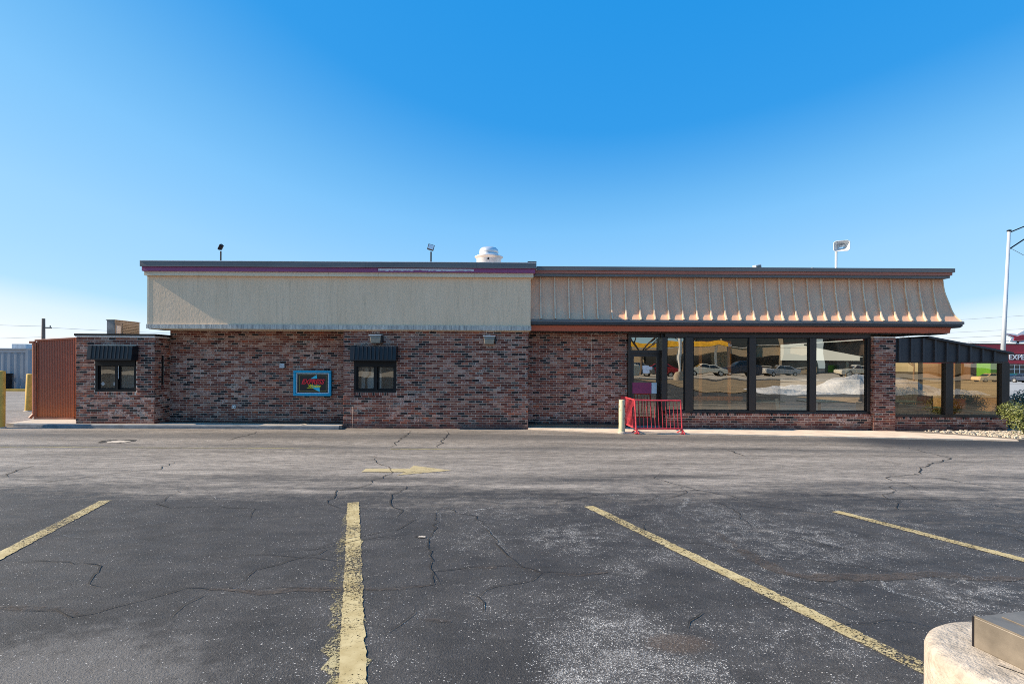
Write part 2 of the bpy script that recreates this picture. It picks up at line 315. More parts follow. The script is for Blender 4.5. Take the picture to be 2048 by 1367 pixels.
# ------------------------------------------------------------------ mesh helpers
class MB:
    def __init__(s): s.v = []; s.f = []
    def quad(s, *p):
        i = len(s.v); s.v += [tuple(q) for q in p]; s.f.append(tuple(range(i, i + len(p))))
    def box(s, x0, x1, y0, y1, z0, z1):
        i = len(s.v); s.v += [(x, y, z) for z in (z0, z1) for y in (y0, y1) for x in (x0, x1)]
        s.f += [tuple(i + k for k in q) for q in ((0, 2, 3, 1), (4, 5, 7, 6), (0, 1, 5, 4), (1, 3, 7, 5), (3, 2, 6, 7), (2, 0, 4, 6))]
        return s
    def obox(s, c, hx, hy, hz, rz=0, rx=0, ry=0):
        Mx = Matrix.Translation(c) @ Matrix.Rotation(rz, 4, 'Z') @ Matrix.Rotation(ry, 4, 'Y') @ Matrix.Rotation(rx, 4, 'X')
        i = len(s.v); s.v += [tuple(Mx @ Vector((x * hx, y * hy, z * hz))) for z in (-1, 1) for y in (-1, 1) for x in (-1, 1)]
        s.f += [tuple(i + k for k in q) for q in ((0, 2, 3, 1), (4, 5, 7, 6), (0, 1, 5, 4), (1, 3, 7, 5), (3, 2, 6, 7), (2, 0, 4, 6))]
        return s
    def tube(s, pts, r, n=8, cap=True):
        pts = [Vector(p) for p in pts]; rs = r if isinstance(r, (list, tuple)) else [r] * len(pts); i0 = len(s.v); up = None
        for k, p in enumerate(pts):
            d = (pts[min(k + 1, len(pts) - 1)] - pts[max(k - 1, 0)]).normalized()
            if up is None: up = d.orthogonal().normalized()
            up = (up - d * up.dot(d)).normalized(); sd = d.cross(up)
            for a in range(n):
                t = 2 * math.pi * a / n; s.v.append(tuple(p + (up * math.cos(t) + sd * math.sin(t)) * rs[k]))
        for k in range(len(pts) - 1):
            for a in range(n):
                b = (a + 1) % n; s.f.append((i0 + k * n + a, i0 + k * n + b, i0 + (k + 1) * n + b, i0 + (k + 1) * n + a))
        if cap:
            s.f.append(tuple(i0 + a for a in reversed(range(n)))); s.f.append(tuple(i0 + (len(pts) - 1) * n + a for a in range(n)))
        return s
    def lathe(s, prof, c, n=24):
        i0 = len(s.v)
        for r, z in prof:
            for a in range(n):
                t = 2 * math.pi * a / n; s.v.append((c[0] + r * math.cos(t), c[1] + r * math.sin(t), c[2] + z))
        for k in range(len(prof) - 1):
            for a in range(n):
                b = (a + 1) % n; s.f.append((i0 + k * n + a, i0 + k * n + b, i0 + (k + 1) * n + b, i0 + (k + 1) * n + a))
        s.f.append(tuple(i0 + (len(prof) - 1) * n + a for a in range(n))); return s
    def prism(s, poly, y0, y1):       # polygon in x,z extruded along y
        i = len(s.v); n = len(poly); s.v += [(x, y0, z) for x, z in poly] + [(x, y1, z) for x, z in poly]
        s.f.append(tuple(i + k for k in range(n))); s.f.append(tuple(i + n + k for k in reversed(range(n))))
        for k in range(n): s.f.append((i + k, i + n + k, i + n + (k + 1) % n, i + (k + 1) % n))
        return s
    def build(s, name, m, parent=None, smooth=False, loc=None):
        me = bpy.data.meshes.new(name); me.from_pydata(s.v, [], s.f); me.update()
        me.materials.append(M[m] if isinstance(m, str) else m)
        if smooth:
            for p in me.polygons: p.use_smooth = True
        return link(name, me, parent, loc)
def link(name, me, parent=None, loc=None):
    o = bpy.data.objects.new(name, me); COL.objects.link(o)
    if loc is not None: o.location = loc
    if parent is not None: o.parent = parent
    return o
def bevel(o, w=.01, seg=2):
    b = o.modifiers.new('edge', 'BEVEL'); b.width = w; b.segments = seg; b.limit_method = 'ANGLE'; return o
def B(name, m, parent, *dims): return MB().box(*dims).build(name, m, parent)
def tag(o, label=None, cat=None, group=None, kind=None):
    if label: o['label'] = label
    if cat: o['category'] = cat
    if group: o['group'] = group
    if kind: o['kind'] = kind
    return o
def thing(name, label, cat, loc=(0, 0, 0), group=None, rz=0):
    o = bpy.data.objects.new(name, None); COL.objects.link(o); o.location = loc; o.rotation_euler.z = rz
    return tag(o, label, cat, group)
def copy_thing(r, loc, label, rz=None):
    def cp(o, par):
        c = o.copy(); COL.objects.link(c); c.parent = par
        for ch in o.children: cp(ch, c)
        return c
    c = cp(r, None); c.location = loc; c['label'] = label
    if rz is not None: c.rotation_euler.z = rz
    return c
def text(name, body, size, m, parent, loc, rot=(RAD(90), 0, 0), shear=0, ext=.003, sx=1, align='CENTER', off=0.0):
    c = bpy.data.curves.new(name, 'FONT'); c.body = body; c.size = size; c.extrude = ext; c.shear = shear; c.align_x = align; c.offset = off; c.resolution_u = 3
    t = bpy.data.objects.new('tmp', c); COL.objects.link(t)
    dg = bpy.context.evaluated_depsgraph_get(); me = bpy.data.meshes.new_from_object(t.evaluated_get(dg)); bpy.data.objects.remove(t)
    me.materials.clear(); me.materials.append(M[m])
    o = link(name, me, parent); o.location = loc; o.rotation_euler = rot; o.scale = (sx, 1, 1); return o

# ------------------------------------------------------------------ ground
def sp(a, k): return k * math.log1p(math.exp(max(-40, min(40, a / k))))
def zg(x, y):
    Y = max(y + 15.95, -3); z = sp(.39 - .033 * Y, .03)
    if y > 5: z -= .0098 * (y - 5) * max(0, min(1, (x - 8) / 10))
    return z - (.05 * max(0, min(1, (x - 5) / 6)) * max(0, min(1, (y + 6) / 4)))
def axis(lo, hi, fine_lo, fine_hi, st):
    a = [fine_lo]
    while a[-1] < fine_hi: a.append(a[-1] + st)
    s = st
    while a[-1] < hi: s *= 1.35; a.append(a[-1] + s)
    s = st; pre = []
    v = fine_lo
    while v > lo: s *= 1.35; v -= s; pre.append(v)
    return pre[::-1] + a
xs = axis(-600, 600, -16, 20, 1.0); ys = axis(-300, 900, -16, 8, .4)
gm = MB()
gm.v = [(x, y, zg(x, y)) for y in ys for x in xs]; nx = len(xs)
gm.f = [(j * nx + i, j * nx + i + 1, (j + 1) * nx + i + 1, (j + 1) * nx + i) for j in range(len(ys) - 1) for i in range(nx - 1)]
lot = tag(gm.build('parking_lot', 'asphalt', smooth=True), 'worn asphalt parking lot with yellow stall lines', kind='structure')
def ribbon(name, pts, wd, m, jit=0.0, step=.12, taper=True, dz=.004, seed=1):
    rnd = random.Random(seed); P2 = []
    for a, b in zip(pts, pts[1:]):
        n = max(1, int(math.hypot(b[0] - a[0], b[1] - a[1]) / step))
        for k in range(n): P2.append((a[0] + (b[0] - a[0]) * k / n, a[1] + (b[1] - a[1]) * k / n))
    P2.append(pts[-1]); P2 = [(x + rnd.uniform(-jit, jit), y + rnd.uniform(-jit, jit)) for x, y in P2]
    mb = MB(); n = len(P2)
    for i, (x, y) in enumerate(P2):
        a = P2[max(0, i - 1)]; b = P2[min(n - 1, i + 1)]; d = Vector((b[0] - a[0], b[1] - a[1])).normalized(); nrm = Vector((-d.y, d.x))
        t = i / max(1, n - 1); ww = wd * .5 * (rnd.uniform(.93, 1.05) if not taper else (.35 + .65 * min(1, 4 * t, 4 * (1 - t))) * rnd.uniform(.55, 1.35))
        for sgn in (-1, 1):
            px, py = x + nrm.x * ww * sgn, y + nrm.y * ww * sgn; mb.v.append((px, py, zg(px, py) + dz))
        if i: mb.f.append((2 * i - 2, 2 * i - 1, 2 * i + 1, 2 * i))
    return mb.build(name, m, lot)
for k, (a, b, wd) in enumerate([((-4.98, -9.07), (-4.0, -12.2), .13), ((-1.93, -9.11), (-.46, -14.3), .135), ((-.66, -13.35), (-.4, -14.3), .135), ((.93, -9.25), (2.30, -13.45), .125), ((3.77, -9.44), (4.9, -12.9), .12)]):
    if k == 2: continue
    ribbon('painted_line', [a, b], wd, 'line', .006, .05, False, .006, k)
ribbon('painted_line', [(-11, -3.94), (-4.0, -3.9)], .09, 'line_faint', .006, .2, False, .006, 21)
ribbon('painted_line', [(-2.6, -3.92), (-.9, -3.93)], .09, 'line_faint', .006, .2, False, .006, 22)
ribbon('painted_line', [(-1.83, -9.6), (-.53, -14.2)], .21, 'line_ghost', .012, .1, True, .0045, 23)
arw = MB()
for tri in (((-2.46, -6.49), (-2.44, -6.83), (-1.72, -6.83), (-1.72, -6.47)), ((-1.72, -6.83), (-1.80, -7.13), (-1.0, -6.63), (-1.72, -6.13), (-1.72, -6.47))):
    arw.quad(*[(x, y, zg(x, y) + .006) for x, y in tri])
arw.build('painted_arrow', 'arrowp', lot)
CR = [
 [(-6.97,-8.32),(-6.78,-8.02),(-6.51,-7.56),(-6.26,-7.1),(-5.85,-6.63),(-6.08,-5.85)], [(-7.63,-7.6),(-7.96,-6.96),(-8.2,-6.28)],
 [(-4.15,-11.4),(-3.79,-11.37),(-3.35,-11.45),(-3.27,-11.48),(-3.17,-11.63),(-3.19,-11.68),(-3.09,-11.8),(-3.06,-11.89),(-2.97,-11.94),(-2.86,-11.92)],
 [(-3.33,-12.3),(-2.93,-12.35),(-2.73,-12.43),(-2.59,-12.28),(-2.47,-12.18),(-2.33,-11.96),(-1.92,-11.96),(-1.84,-11.99),(-1.67,-11.94),(-1.21,-11.93)],
 [(-1.53,-10.85),(-1.71,-11.21),(-2.01,-11.56),(-1.97,-11.87)], [(-2.14,-12.04),(-2.15,-12.26),(-2.12,-12.46)],
 [(-2.72,-4.8),(-2.49,-5.72),(-2.08,-6.34),(-1.91,-6.96),(-2.03,-7.51),(-2.1,-8.11),(-2.38,-8.4),(-2.25,-8.82),(-2.24,-9.17),(-2.11,-9.33),(-1.9,-9.5)],
 [(-1.12,-7.93),(-1.45,-8.09),(-1.57,-8.68),(-1.38,-9.34),(-1.27,-9.49),(-1.24,-9.78)],
 [(-.88,-9.43),(-.81,-9.72),(-.78,-10.37),(-.78,-10.88),(-.67,-11.28),(-.61,-11.59),(-.53,-11.85)],
 [(-1.07,-11.95),(-.82,-11.92),(-.58,-11.85),(-.59,-11.59),(-.41,-11.48),(.01,-11.43),(.04,-11.38),(.24,-11.57),(.53,-11.62),(.77,-11.54)],
 [(.04,-11.38),(-.06,-11.04),(-.12,-10.82),(-.27,-10.2)], [(-.24,-12.08),(-.2,-11.95),(-.02,-11.84),(.15,-11.76),(.25,-11.6)], [(-.37,-11.99),(-.24,-12.08),(-.16,-12.31)],
 [(4.66,-3.55),(4.72,-4.73)], [(4.66,-3.55),(6.26,-3.65),(6.67,-4.37)], [(9.09,-3.06),(8.75,-4.78),(7.35,-5.95),(6.58,-6.87),(5.93,-7.08),(5.77,-8.03)],
 [(6.58,-6.87),(6.79,-7.32),(6.96,-8.07)], [(3.86,-8.5),(4.45,-8.48),(4.83,-8.72),(5.87,-8.76),(6.6,-8.74)], [(5.94,-8.96),(6.01,-9.39)],
 [(1.05,-12.54),(1.1,-12.46),(1.25,-12.3)], [(1.9,-12.54),(2.14,-12.49),(2.37,-12.43),(2.58,-12.5)],
 [(-1.74,-.55),(-1.62,-3.64)], [(-2.76,-.6),(-2.65,-3.68)], [(-6.77,-.89),(-6.74,-2.67)]]
for k, c in enumerate(CR):
    dist = 15.95 + sum(p[1] for p in c) / len(c)
    ribbon('crack', c, .0012 + .0016 * dist, 'dark_crack', .010 + .0042 * dist, .045 + .010 * dist, True, .0075, 100 + k)
rc = random.Random(77)
for k in range(34):
    x, y = rc.uniform(-5, 6), rc.uniform(-12.9, -7.6); a = rc.uniform(0, 6.28); p_ = [(x, y)]
    for q in range(rc.randint(3, 7)):
        a += rc.uniform(-.9, .9); st_ = rc.uniform(.12, .4) * (1 + (y + 13) * .12); x += st_ * math.cos(a); y += st_ * math.sin(a); p_.append((x, y))
    if y > -13.4 and y < -5: ribbon('crack', p_, .0025 + .0009 * (15.95 + y), 'dark_crack' if k % 3 else 'pale_scrape', .012 + .003 * (15.95 + y), .06 + .008 * (15.95 + y), True, .0072, 500 + k)
for k, c in enumerate([[(1.92,-8.68),(1.65,-9.49),(1.6,-10.12),(1.64,-10.6)], [(3.17,-9.25),(3.13,-9.72),(2.99,-10.36)], [(2.78,-11.72),(2.73,-11.96),(2.89,-12.13),(2.87,-12.37)],
        [(2.35,-8.57),(2.08,-9.17),(1.95,-9.33),(1.9,-9.56),(1.99,-9.9),(2.03,-10.29)], [(-.5,-9.52),(-.22,-9.39),(-.05,-8.94),(.36,-8.84),(.78,-9.09)],
        [(-.88,-9.43),(-.80,-9.75),(-.76,-10.4),(-.77,-10.9),(-.65,-11.3),(-.59,-11.6)], [(.06,-11.36),(-.05,-11.0),(-.11,-10.8),(-.26,-10.2)]]):
    ribbon('scrape', c, .05, 'pale_scrape', .025, .07, True, .0035, 300 + k)
for k, (c, wd) in enumerate([([(-3.33,-12.3),(-3.12,-12.32),(-2.94,-12.33),(-2.77,-12.39),(-2.7,-12.42)], .07), ([(-2.14,-11.97),(-1.91,-11.99),(-1.75,-12.03),(-1.5,-11.96),(-1.2,-11.96),(-.82,-11.94),(-.58,-11.85)], .07),
        ([(-.4,-11.51),(.01,-11.45),(.24,-11.57),(.53,-11.64),(.77,-11.56)], .07), ([(2.03,-10.29),(2.05,-11.05),(2.13,-11.55),(2.3,-11.68),(2.52,-11.64),(2.82,-11.66),(3.28,-11.57),(3.69,-11.67),(4.2,-11.62)], .15),
        ([(-.56,-12.44),(-.47,-12.45),(-.37,-12.48)], .07)]):
    ribbon('silt_stain', c, wd, 'brown_stain', .012, .1, True, .0055, 400 + k)
def blob(name, cx, cy, rx, ry, m, dz, seed, n=22):
    r_ = random.Random(seed); mb = MB(); pts = []
    for a in range(n):
        t = 2 * math.pi * a / n; k = r_.uniform(.6, 1.15); x, y = cx + rx * k * math.cos(t), cy + ry * k * math.sin(t); pts.append((x, y, zg(x, y) + dz))
    mb.quad(*pts); return mb.build(name, m, lot)
blob('pothole', -9.2, -2.95, .42, .33, 'dark_crack', .0045, 5); blob('pothole_fill', -9.1, -3.0, .26, .2, 'conc', .009, 6)
blob('pothole', -.87, -10.6, .06, .05, 'dark_crack', .0045, 8); blob('pothole_fill', -.85, -10.61, .045, .03, 'conc', .009, 9)
# concrete walks and kerbs
def slab(name, poly, top, bot, m, label=None, kind='structure'):
    mb = MB(); n = len(poly)
    mb.v = [(x, y, top(x, y)) for x, y in poly] + [(x, y, bot) for x, y in poly]
    mb.f = [tuple(range(n))] + [(k, k + n, (k + 1) % n + n, (k + 1) % n) for k in range(n)]
    return tag(mb.build(name, m), label, kind=kind)
slab('pavement', [(.47, -.08), (1.3, -.36), (2.9, -.9), (4.75, -1.03), (8.8, -1.28), (11.9, -1.5), (12.9, -1.7), (13.0, -1.5), (12.1, -.62), (11.05, .09), (11.0, .8), (.47, .8)],
     lambda x, y: zg(x, y) + .032, -.3, 'walk', 'sunlit concrete walk along the right half of the restaurant')
slab('pavement', [(-15.0, 4.2), (-14.25, -.16), (-12.3, -.28), (-4.83, -.28), (-4.83, .8), (-12.0, .8), (-12.0, 4.2)], lambda x, y: .098 if x < -10 else .09, -.3, 'conc', 'concrete pad and walk by the drive up windows')
kb = MB()
kp = [(-14.02, -.20), (-12.3, -.36), (-10.0, -.37), (-4.815, -.37)]
for a, b in zip(kp, kp[1:]):
    i = len(kb.v); q = .085
    for (x, y) in (a, b): kb.v += [(x, y, -.1), (x, y + .012, .075), (x, y + .03, .1), (x, y + .16, .102), (x, y + .16, -.1)]
    for e in range(4): kb.f.append((i + e, i + 5 + e, i + 6 + e, i + 1 + e))
    kb.f.append(tuple(i + e for e in range(5))); kb.f.append(tuple(i + 5 + e for e in reversed(range(5))))
kerb = tag(kb.build('kerb', 'kerb'), 'grey concrete kerb below the drive up windows', kind='structure')
B('kerb_paint', 'cream', kerb, -7.05, -6.05, -.325, -.29, .1025, .106)
kq = MB(); kq.quad((-6.05, -.325, .106), (-6.0, -.29, .106), (-5.83, .12, .106), (-5.9, .12, .106)); kq.build('kerb_paint', 'cream', kerb)

# ------------------------------------------------------------------ the restaurant
R = thing('restaurant_building', 'long single storey brick restaurant with beige stucco band and copper mansard roof', 'restaurant')
CH, BL, BH, JT = .0677, .194, .057, .0095
bricks = MB(); single_spots = []
def one_brick(mb, o, ux, n, u0, u1, z0, z1, rnd):
    """A brick face with worn edges on the wall with origin o, direction ux, outward normal n."""
    t = [rnd.uniform(-.0032, .0036) for _ in range(2)]; tz = rnd.uniform(-.0012, .0012); c = .004
    def P(u, z, d): 
        p = o + ux * u + n * d; return (p.x, p.y, o.z + z)
    i = len(mb.v)
    for (ua, za, ub, zb, dd) in ((u0, z0, u1, z1, -.03), (u0, z0, u1, z1, -.003), (u0 + c, z0 + c, u1 - c, z1 - c, 0)):
        for k, (u, z) in enumerate(((ua, za), (ub, za), (ub, zb), (ua, zb))):
            d = dd if dd < -.01 else dd + (t[0] if k in (0, 3) else t[1]) + (tz if k > 1 else 0)
            mb.v.append(P(u, z, d))
    for s_ in (0, 4):
        for k in range(4): mb.f.append((i + s_ + k, i + s_ + (k + 1) % 4, i + s_ + 4 + (k + 1) % 4, i + s_ + 4 + k))
    mb.f.append((i + 8, i + 9, i + 10, i + 11))
def lay(o, ux, n, length, z0, z1, holes=(), off=0.0, seed=0, singles=None, rowlocks=()):
    """Running bond; holes are (u0,u1,z0,z1) above o.z; returns nothing, fills bricks and, where asked, singles."""
    o = Vector(o); ux = Vector(ux); n = Vector(n); rnd = random.Random(seed)
    rows = int((z1 - z0) / CH + .35)
    for r in range(rows):
        za = z0 + r * CH; zb = min(za + BH, z1)
        if zb - za < .02: continue
        u = -off - (BL + JT) * (.5 if r % 2 else 0) - BL
        while u < length:
            segs = [(max(u, 0), min(u + BL, length))]
            for (a, b, c, d) in list(holes) + list(rowlocks):
                if za < d - .005 and zb > c + .005:
                    ns = []
                    for (p, q) in segs:
                        if q <= a or p >= b: ns.append((p, q)); continue
                        if p < a: ns.append((p, a - .002))
                        if q > b: ns.append((b + .002, q))
                    segs = ns
            for (p, q) in segs:
                if q - p < .025: continue
                if singles is not None and q - p > BL - .001 and zb - za > BH - .001: singles.append((o + ux * ((p + q) / 2) + Vector((0, 0, (za + zb) / 2)), rnd.random()))
                else: one_brick(bricks, o, ux, n, p, q, za, zb, rnd)
            u += BL + JT
    for (a, b, c, d) in rowlocks:
        u = a
        while u + .05 < b:
            one_brick(bricks, o, ux, n + Vector((0, 0, 0)), u, u + .057, c + .004, d - .004, rnd); u += .0665
def backing(name, x0, x1, y0, y1, z0, z1, holes=()):
    """Mortar bed and wall mass with real openings."""
    gx = sorted({x0, x1} | {v for h in holes for v in h[:2]}); gz = sorted({z0, z1} | {v for h in holes for v in h[2:]})
    mb = MB()
    for a, b in zip(gx, gx[1:]):
        zz = z0
        for c, d in zip(gz, gz[1:]):
            if any(h[0] <= (a + b) / 2 <= h[1] and h[2] <= (c + d) / 2 <= h[3] for h in holes):
                if c > zz: mb.box(a, b, y0, y1, zz, c)
                zz = d
        if z1 > zz: mb.box(a, b, y0, y1, zz, z1)
    return mb.build(name, 'mortar', R)
X_, Y_, nF, nR, nL = (1, 0, 0), (0, 1, 0), (0, -1, 0), (1, 0, 0), (-1, 0, 0)
MD = .006  # joint depth
# booth (drive-up window) walls
bw = backing('brick_wall', -12.37 + MD, -10.14 - MD, -.06 + MD, .20, 0, 2.56, [(-11.83, -10.665, 1.0, 2.28)])
singles = []
lay((-12.37, -.06, 0), X_, nF, 2.23, .105, 2.555, [(.54, 1.705, 1.0, 2.28)], 0, 1, singles, [(.54, 1.705, .912, 1.0)])
sl_ = MB(); [sl_.box(*b_) for b_ in ((-10.34, -10.14 - MD, .20, .262, 0, 2.56), (-10.34, -10.14 - MD, .262, .378, 0, 1.19), (-10.34, -10.14 - MD, .262, .378, 2.05, 2.56), (-10.34, -10.14 - MD, .378, .67, 0, 2.56))]
sl_.build('brick_wall', 'mortar', R)
lay((-10.14, -.06, 0), Y_, nR, .73, .105, 2.555, [(.32, .44, 1.19, 2.05)], -.07, 2, None, [(.31, .45, 1.112, 1.19)])
B('slot_window', 'black', R, -10.26, -10.152, .2625, .3775, 1.1905, 2.0495)
B('brick_wall', 'mortar', R, -12.364, -12.17, .20, 5, 0, 2.56)
lay((-12.37, 1.0, 0), (0, -1, 0), nL, 1.06, .105, 2.555, [], 0, 12)
# recessed walls, bump-out, right-hand walls
backing('brick_wall', -10.15, -4.7, .67 + MD, .95, 0, 2.85)
lay((-10.139, .67, 0), X_, nF, 5.339, .075, 2.84, [], .03, 3)
backing('brick_wall', -4.804 + MD, .466 - MD, MD, .24, -.1, 2.78, [(-4.50, -3.285, 1.02, 2.3)])
B('brick_wall', 'mortar', R, -4.804 + MD, -4.6, .24, .9, -.1, 2.78); B('brick_wall', 'mortar', R, .26, .466 - MD, .24, .9, -.1, 2.78)
lay((-4.804, 0, 0), X_, nF, 5.27, -.005, 2.775, [(.304, 1.519, 1.02, 2.3)], 0, 4, None, [(.304, 1.519, .93, 1.02)])
lay((.466, 0, 0), Y_, nR, .67, -.005, 2.775, [], .1, 5)
lay((-4.804, .67, 0), (0, -1, 0), nL, .67, -.005, 2.775, [], .1, 13)
backing('brick_wall', .3, 3.42, .67 + MD, .95, -.1, 2.79)
lay((.466, .67, 0), X_, nF, 2.954, .03, 2.785, [], .06, 6)
backing('brick_wall', 4.45 + MD, 10.43, .28 + MD, .55, -.1, .44)
lay((4.45, .28, 0), X_, nF, 5.98, -.02, .40, [], .04, 7, None, [(0, 5.97, .385, .465)])
lay((4.45, .55, 0), (0, -1, 0), nL, .27, -.02, .46, [], 0, 14)
backing('brick_wall', 10.42 + MD, 11.05 - MD, .18 + MD, .7, -.1, 2.70)
lay((10.42, .18, 0), X_, nF, .63, -.04, 2.70, [], .05, 8)
lay((10.42, .55, 0), (0, -1, 0), nL, .37, -.04, 2.70, [], .02, 9)
backing('brick_wall', 11.04, 14.345 - MD, .25 + MD, .50, -.15, .36)
lay((11.05, .25, 0), X_, nF, 3.295, -.09, .32, [], .1, 10, None, [(0, 3.29, .312, .385)])
B('brick_wall', 'mortar', R, 14.1, 14.345 - MD, .50, 7, -.15, .36)
lay((14.345, .25, 0), Y_, nR, 6.7, -.09, .32, [], .1, 11, None, [(0, 6.7, .312, .385)])
# bricks that are objects of their own: the whole bricks of the booth front
base_meshes = []
for k in range(10):
    mb = MB(); one_brick(mb, Vector((0, 0, 0)), Vector((1, 0, 0)), Vector((0, -1, 0)), -BL / 2, BL / 2, -BH / 2, BH / 2, random.Random(50 + k))
    me = bpy.data.meshes.new('brick'); me.from_pydata(mb.v, [], mb.f); me.materials.append(M['brick']); base_meshes.append(me)
singles.sort(key=lambda s: -s[0].z)
for p, r in singles[:298]:
    o = link('brick', base_meshes[int(r * 9.99)], bw); o.location = p
for p, r in singles[298:]:
    one_brick(bricks, Vector((p.x, p.y, 0)), Vector((1, 0, 0)), Vector((0, -1, 0)), -BL / 2, BL / 2, p.z - BH / 2, p.z + BH / 2, random.Random(int(r * 1e6)))
tag(bricks.build('brick', 'brick', R), kind='stuff')
MB().tube([(-4.53, -.012, -.05), (-4.53, -.012, .62)], .0045, 6).build('conduit', 'mortar', R)
B('expansion_joint', 'mortar', R, 2.345, 2.357, .668, .675, .04, 2.77)
# booth roof edge
B('coping', 'black', R, -12.40, -10.11, -.10, 4, 2.585, 2.645)
B('flashing', 'whitemetal', R, -12.385, -10.125, -.085, .60, 2.556, 2.585)
# stucco block and its stepped cornice
B('stucco_band', 'stucco', R, -10.338, .519, -.08, 8, 2.925, 4.29)
B('stucco_corner', 'cream', R, -10.345, -10.30, -.086, -.075, 2.927, 4.288)
st = B('concrete_trim', 'strip', R, -10.348, .54, -.12, 8, 2.80, 2.924)
B('soffit', 'cream', R, -10.30, -4.81, -.08, .69, 2.785, 2.80)
B('soffit', 'cream', R, -4.81, .50, -.08, .69, 2.785, 2.80)
xs_ = [-10.372, -8.85, -5.18, -3.78, -1.08, .589]
for a, b in zip(xs_, xs_[1:]):
    e0 = 0 if a == xs_[0] else .003; e1 = 0 if b == xs_[-1] else .003
    B('cream_molding', 'cream', R, a + e0, b - e1, -.18, .4 if b > .5 else .3, 4.29, 4.405)
    a2 = a - .03 if a == xs_[0] else a; b2 = b + .045 if b == xs_[-1] else b
    B('purple_fascia', 'purple', R, a2 + e0, b2 - e1, -.24, .4 if b > .5 else .3, 4.406, 4.525)
for a, b in ((-10.42, -7.2), (-7.2, -4.1), (-4.1, -1.0), (-1.0, .67)):
    B('coping', 'coping', R, a + .002, b - .002, -.30, .3, 4.526, 4.675)
    B('coping_cap', 'whitemetal', R, a + .002, b - .002, -.31, .3, 4.675, 4.690)
B('coping_cap', 'coping_dark', R, .42, .67, -.30, .3, 4.6905, 4.72)
for nme, m_, o_, a, b in (('cream_molding', 'cream', .05, 4.29, 4.405), ('purple_fascia', 'purple', .09, 4.406, 4.525), ('coping', 'coping', .14, 4.526, 4.69)):
    B(nme, m_, R, -10.338 - o_ + (.016 if 0 else 0), -10.2, .301, 8, a, b)
pp = MB(); r_ = random.Random(3); n_ = 60; prev = None
for i in range(n_ + 1):
    x = -3.765 + i * (2.68 / n_); zt = 4.507 - .004 * i / n_; zb = 4.44 + r_.uniform(-.008, .016) + (.022 if 22 < i < 28 else 0)
    if prev: pp.quad((prev[0], -.2425, prev[2]), (x, -.2425, zb), (x, -.2425, zt), (prev[0], -.2425, prev[1]))
    prev = (x, zt, zb)
pp.build('peeled_patch', 'white_patch', R)
# building masses behind
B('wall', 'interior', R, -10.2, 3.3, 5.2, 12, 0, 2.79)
B('roof', 'deck', R, -10.2, .45, 8.001, 12, 2.8, 4.5)
B('roof', 'deck', R, .53, 12.3, .9, 12, 2.86, 4.36)
B('interior_wall_or_fill', 'kitchen', R, -10.1, 3.3, 1.7, 1.8, 0, 2.78)
B('interior_wall_or_fill', 'kitchen', R, -4.45, -3.86, .62, .68, .95, 2.2)  # added white panel just behind the left pane, catches skylight to brighten it
B('interior_wall_or_fill', 'kitchen', R, -12.16, -10.4, 1.0, 1.1, 0, 2.5)
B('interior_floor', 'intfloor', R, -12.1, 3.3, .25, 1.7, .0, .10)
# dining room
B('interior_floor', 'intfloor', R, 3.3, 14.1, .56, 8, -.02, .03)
B('interior_wall_or_fill', 'interior', R, 3.2, 11.0, 7.0, 7.2, .03, 2.78)
B('interior_wall_or_fill', 'interior', R, 3.2, 3.41, .951, 7.0, .03, 2.78)
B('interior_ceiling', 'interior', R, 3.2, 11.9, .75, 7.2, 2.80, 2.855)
# mansard roof
PROF = [(0, 4.38), (.012, 4.2), (.035, 4.0), (.07, 3.83), (.105, 3.68), (.155, 3.45), (.215, 3.28), (.31, 3.135)]
def spl(P, n=4):
    out = []
    for k in range(len(P) - 1):
        p0, p1, p2, p3 = P[max(0, k - 1)], P[k], P[k + 1], P[min(len(P) - 1, k + 2)]
        for q in range(n):
            t = q / n; out.append(tuple(.5 * (2 * b + (c - a) * t + (2 * a - 5 * b + 4 * c - d) * t * t + (3 * b - a - 3 * c + d) * t ** 3) for a, b, c, d in zip(p0, p1, p2, p3)))
    return out + [P[-1]]
PROF = spl(PROF, 3)
seam_x = [.82 + .4062 * k for k in range(29)]
seam_x = [x for x in seam_x if x < 12.42]
edges = [.52] + seam_x
def pan(x0, x1, hip=False):
    mb = MB(); i = 0
    for e, z in PROF:
        mb.v += [(x0, .33 - e, z), ((12.5 + e) if hip else x1, .33 - e, z)]
    for k in range(len(PROF) - 1): mb.f.append((2 * k, 2 * k + 2, 2 * k + 3, 2 * k + 1))
    o = mb.build('roof_panel', 'copper', R, smooth=True); return o
for a, b in zip(edges, edges[1:]): pan(a, b)
pan(edges[-1], 0, True)
sd = MB()
for e, z in PROF: sd.v += [(12.5 + e, .33 - e, z), (12.5 + e, 12, z)]
for k in range(len(PROF) - 1): sd.f.append((2 * k, 2 * k + 2, 2 * k + 3, 2 * k + 1))
sd.build('roof_panel', 'copper', R)
sm = MB(); hw = .017
for k, (e, z) in enumerate(PROF):
    h = .040 + .028 * (k / (len(PROF) - 1)) ** 2
    sm.v += [(-hw, -e + .01, z), (-hw, -e - h, z + .01), (hw, -e - h, z + .01), (hw, -e + .01, z)]
for k in range(len(PROF) - 1):
    for a, b in ((0, 1), (1, 2), (2, 3)): sm.f.append((4 * k + a, 4 * k + b, 4 * k + 4 + b, 4 * k + 4 + a))
n_ = 4 * (len(PROF) - 1); sm.f.append((n_, n_ + 1, n_ + 2, n_ + 3))
seam_me = None
for x in seam_x:
    if seam_me is None:
        o = sm.build('seam', 'seam', R); seam_me = o.data
    else: o = link('seam', seam_me, R)
    o.location = (x, .33, 0)
hp = MB(); hp.tube([(12.5 + e, .33 - e, z) for e, z in PROF], .022, 6).build('hip_cap', 'seam', R)
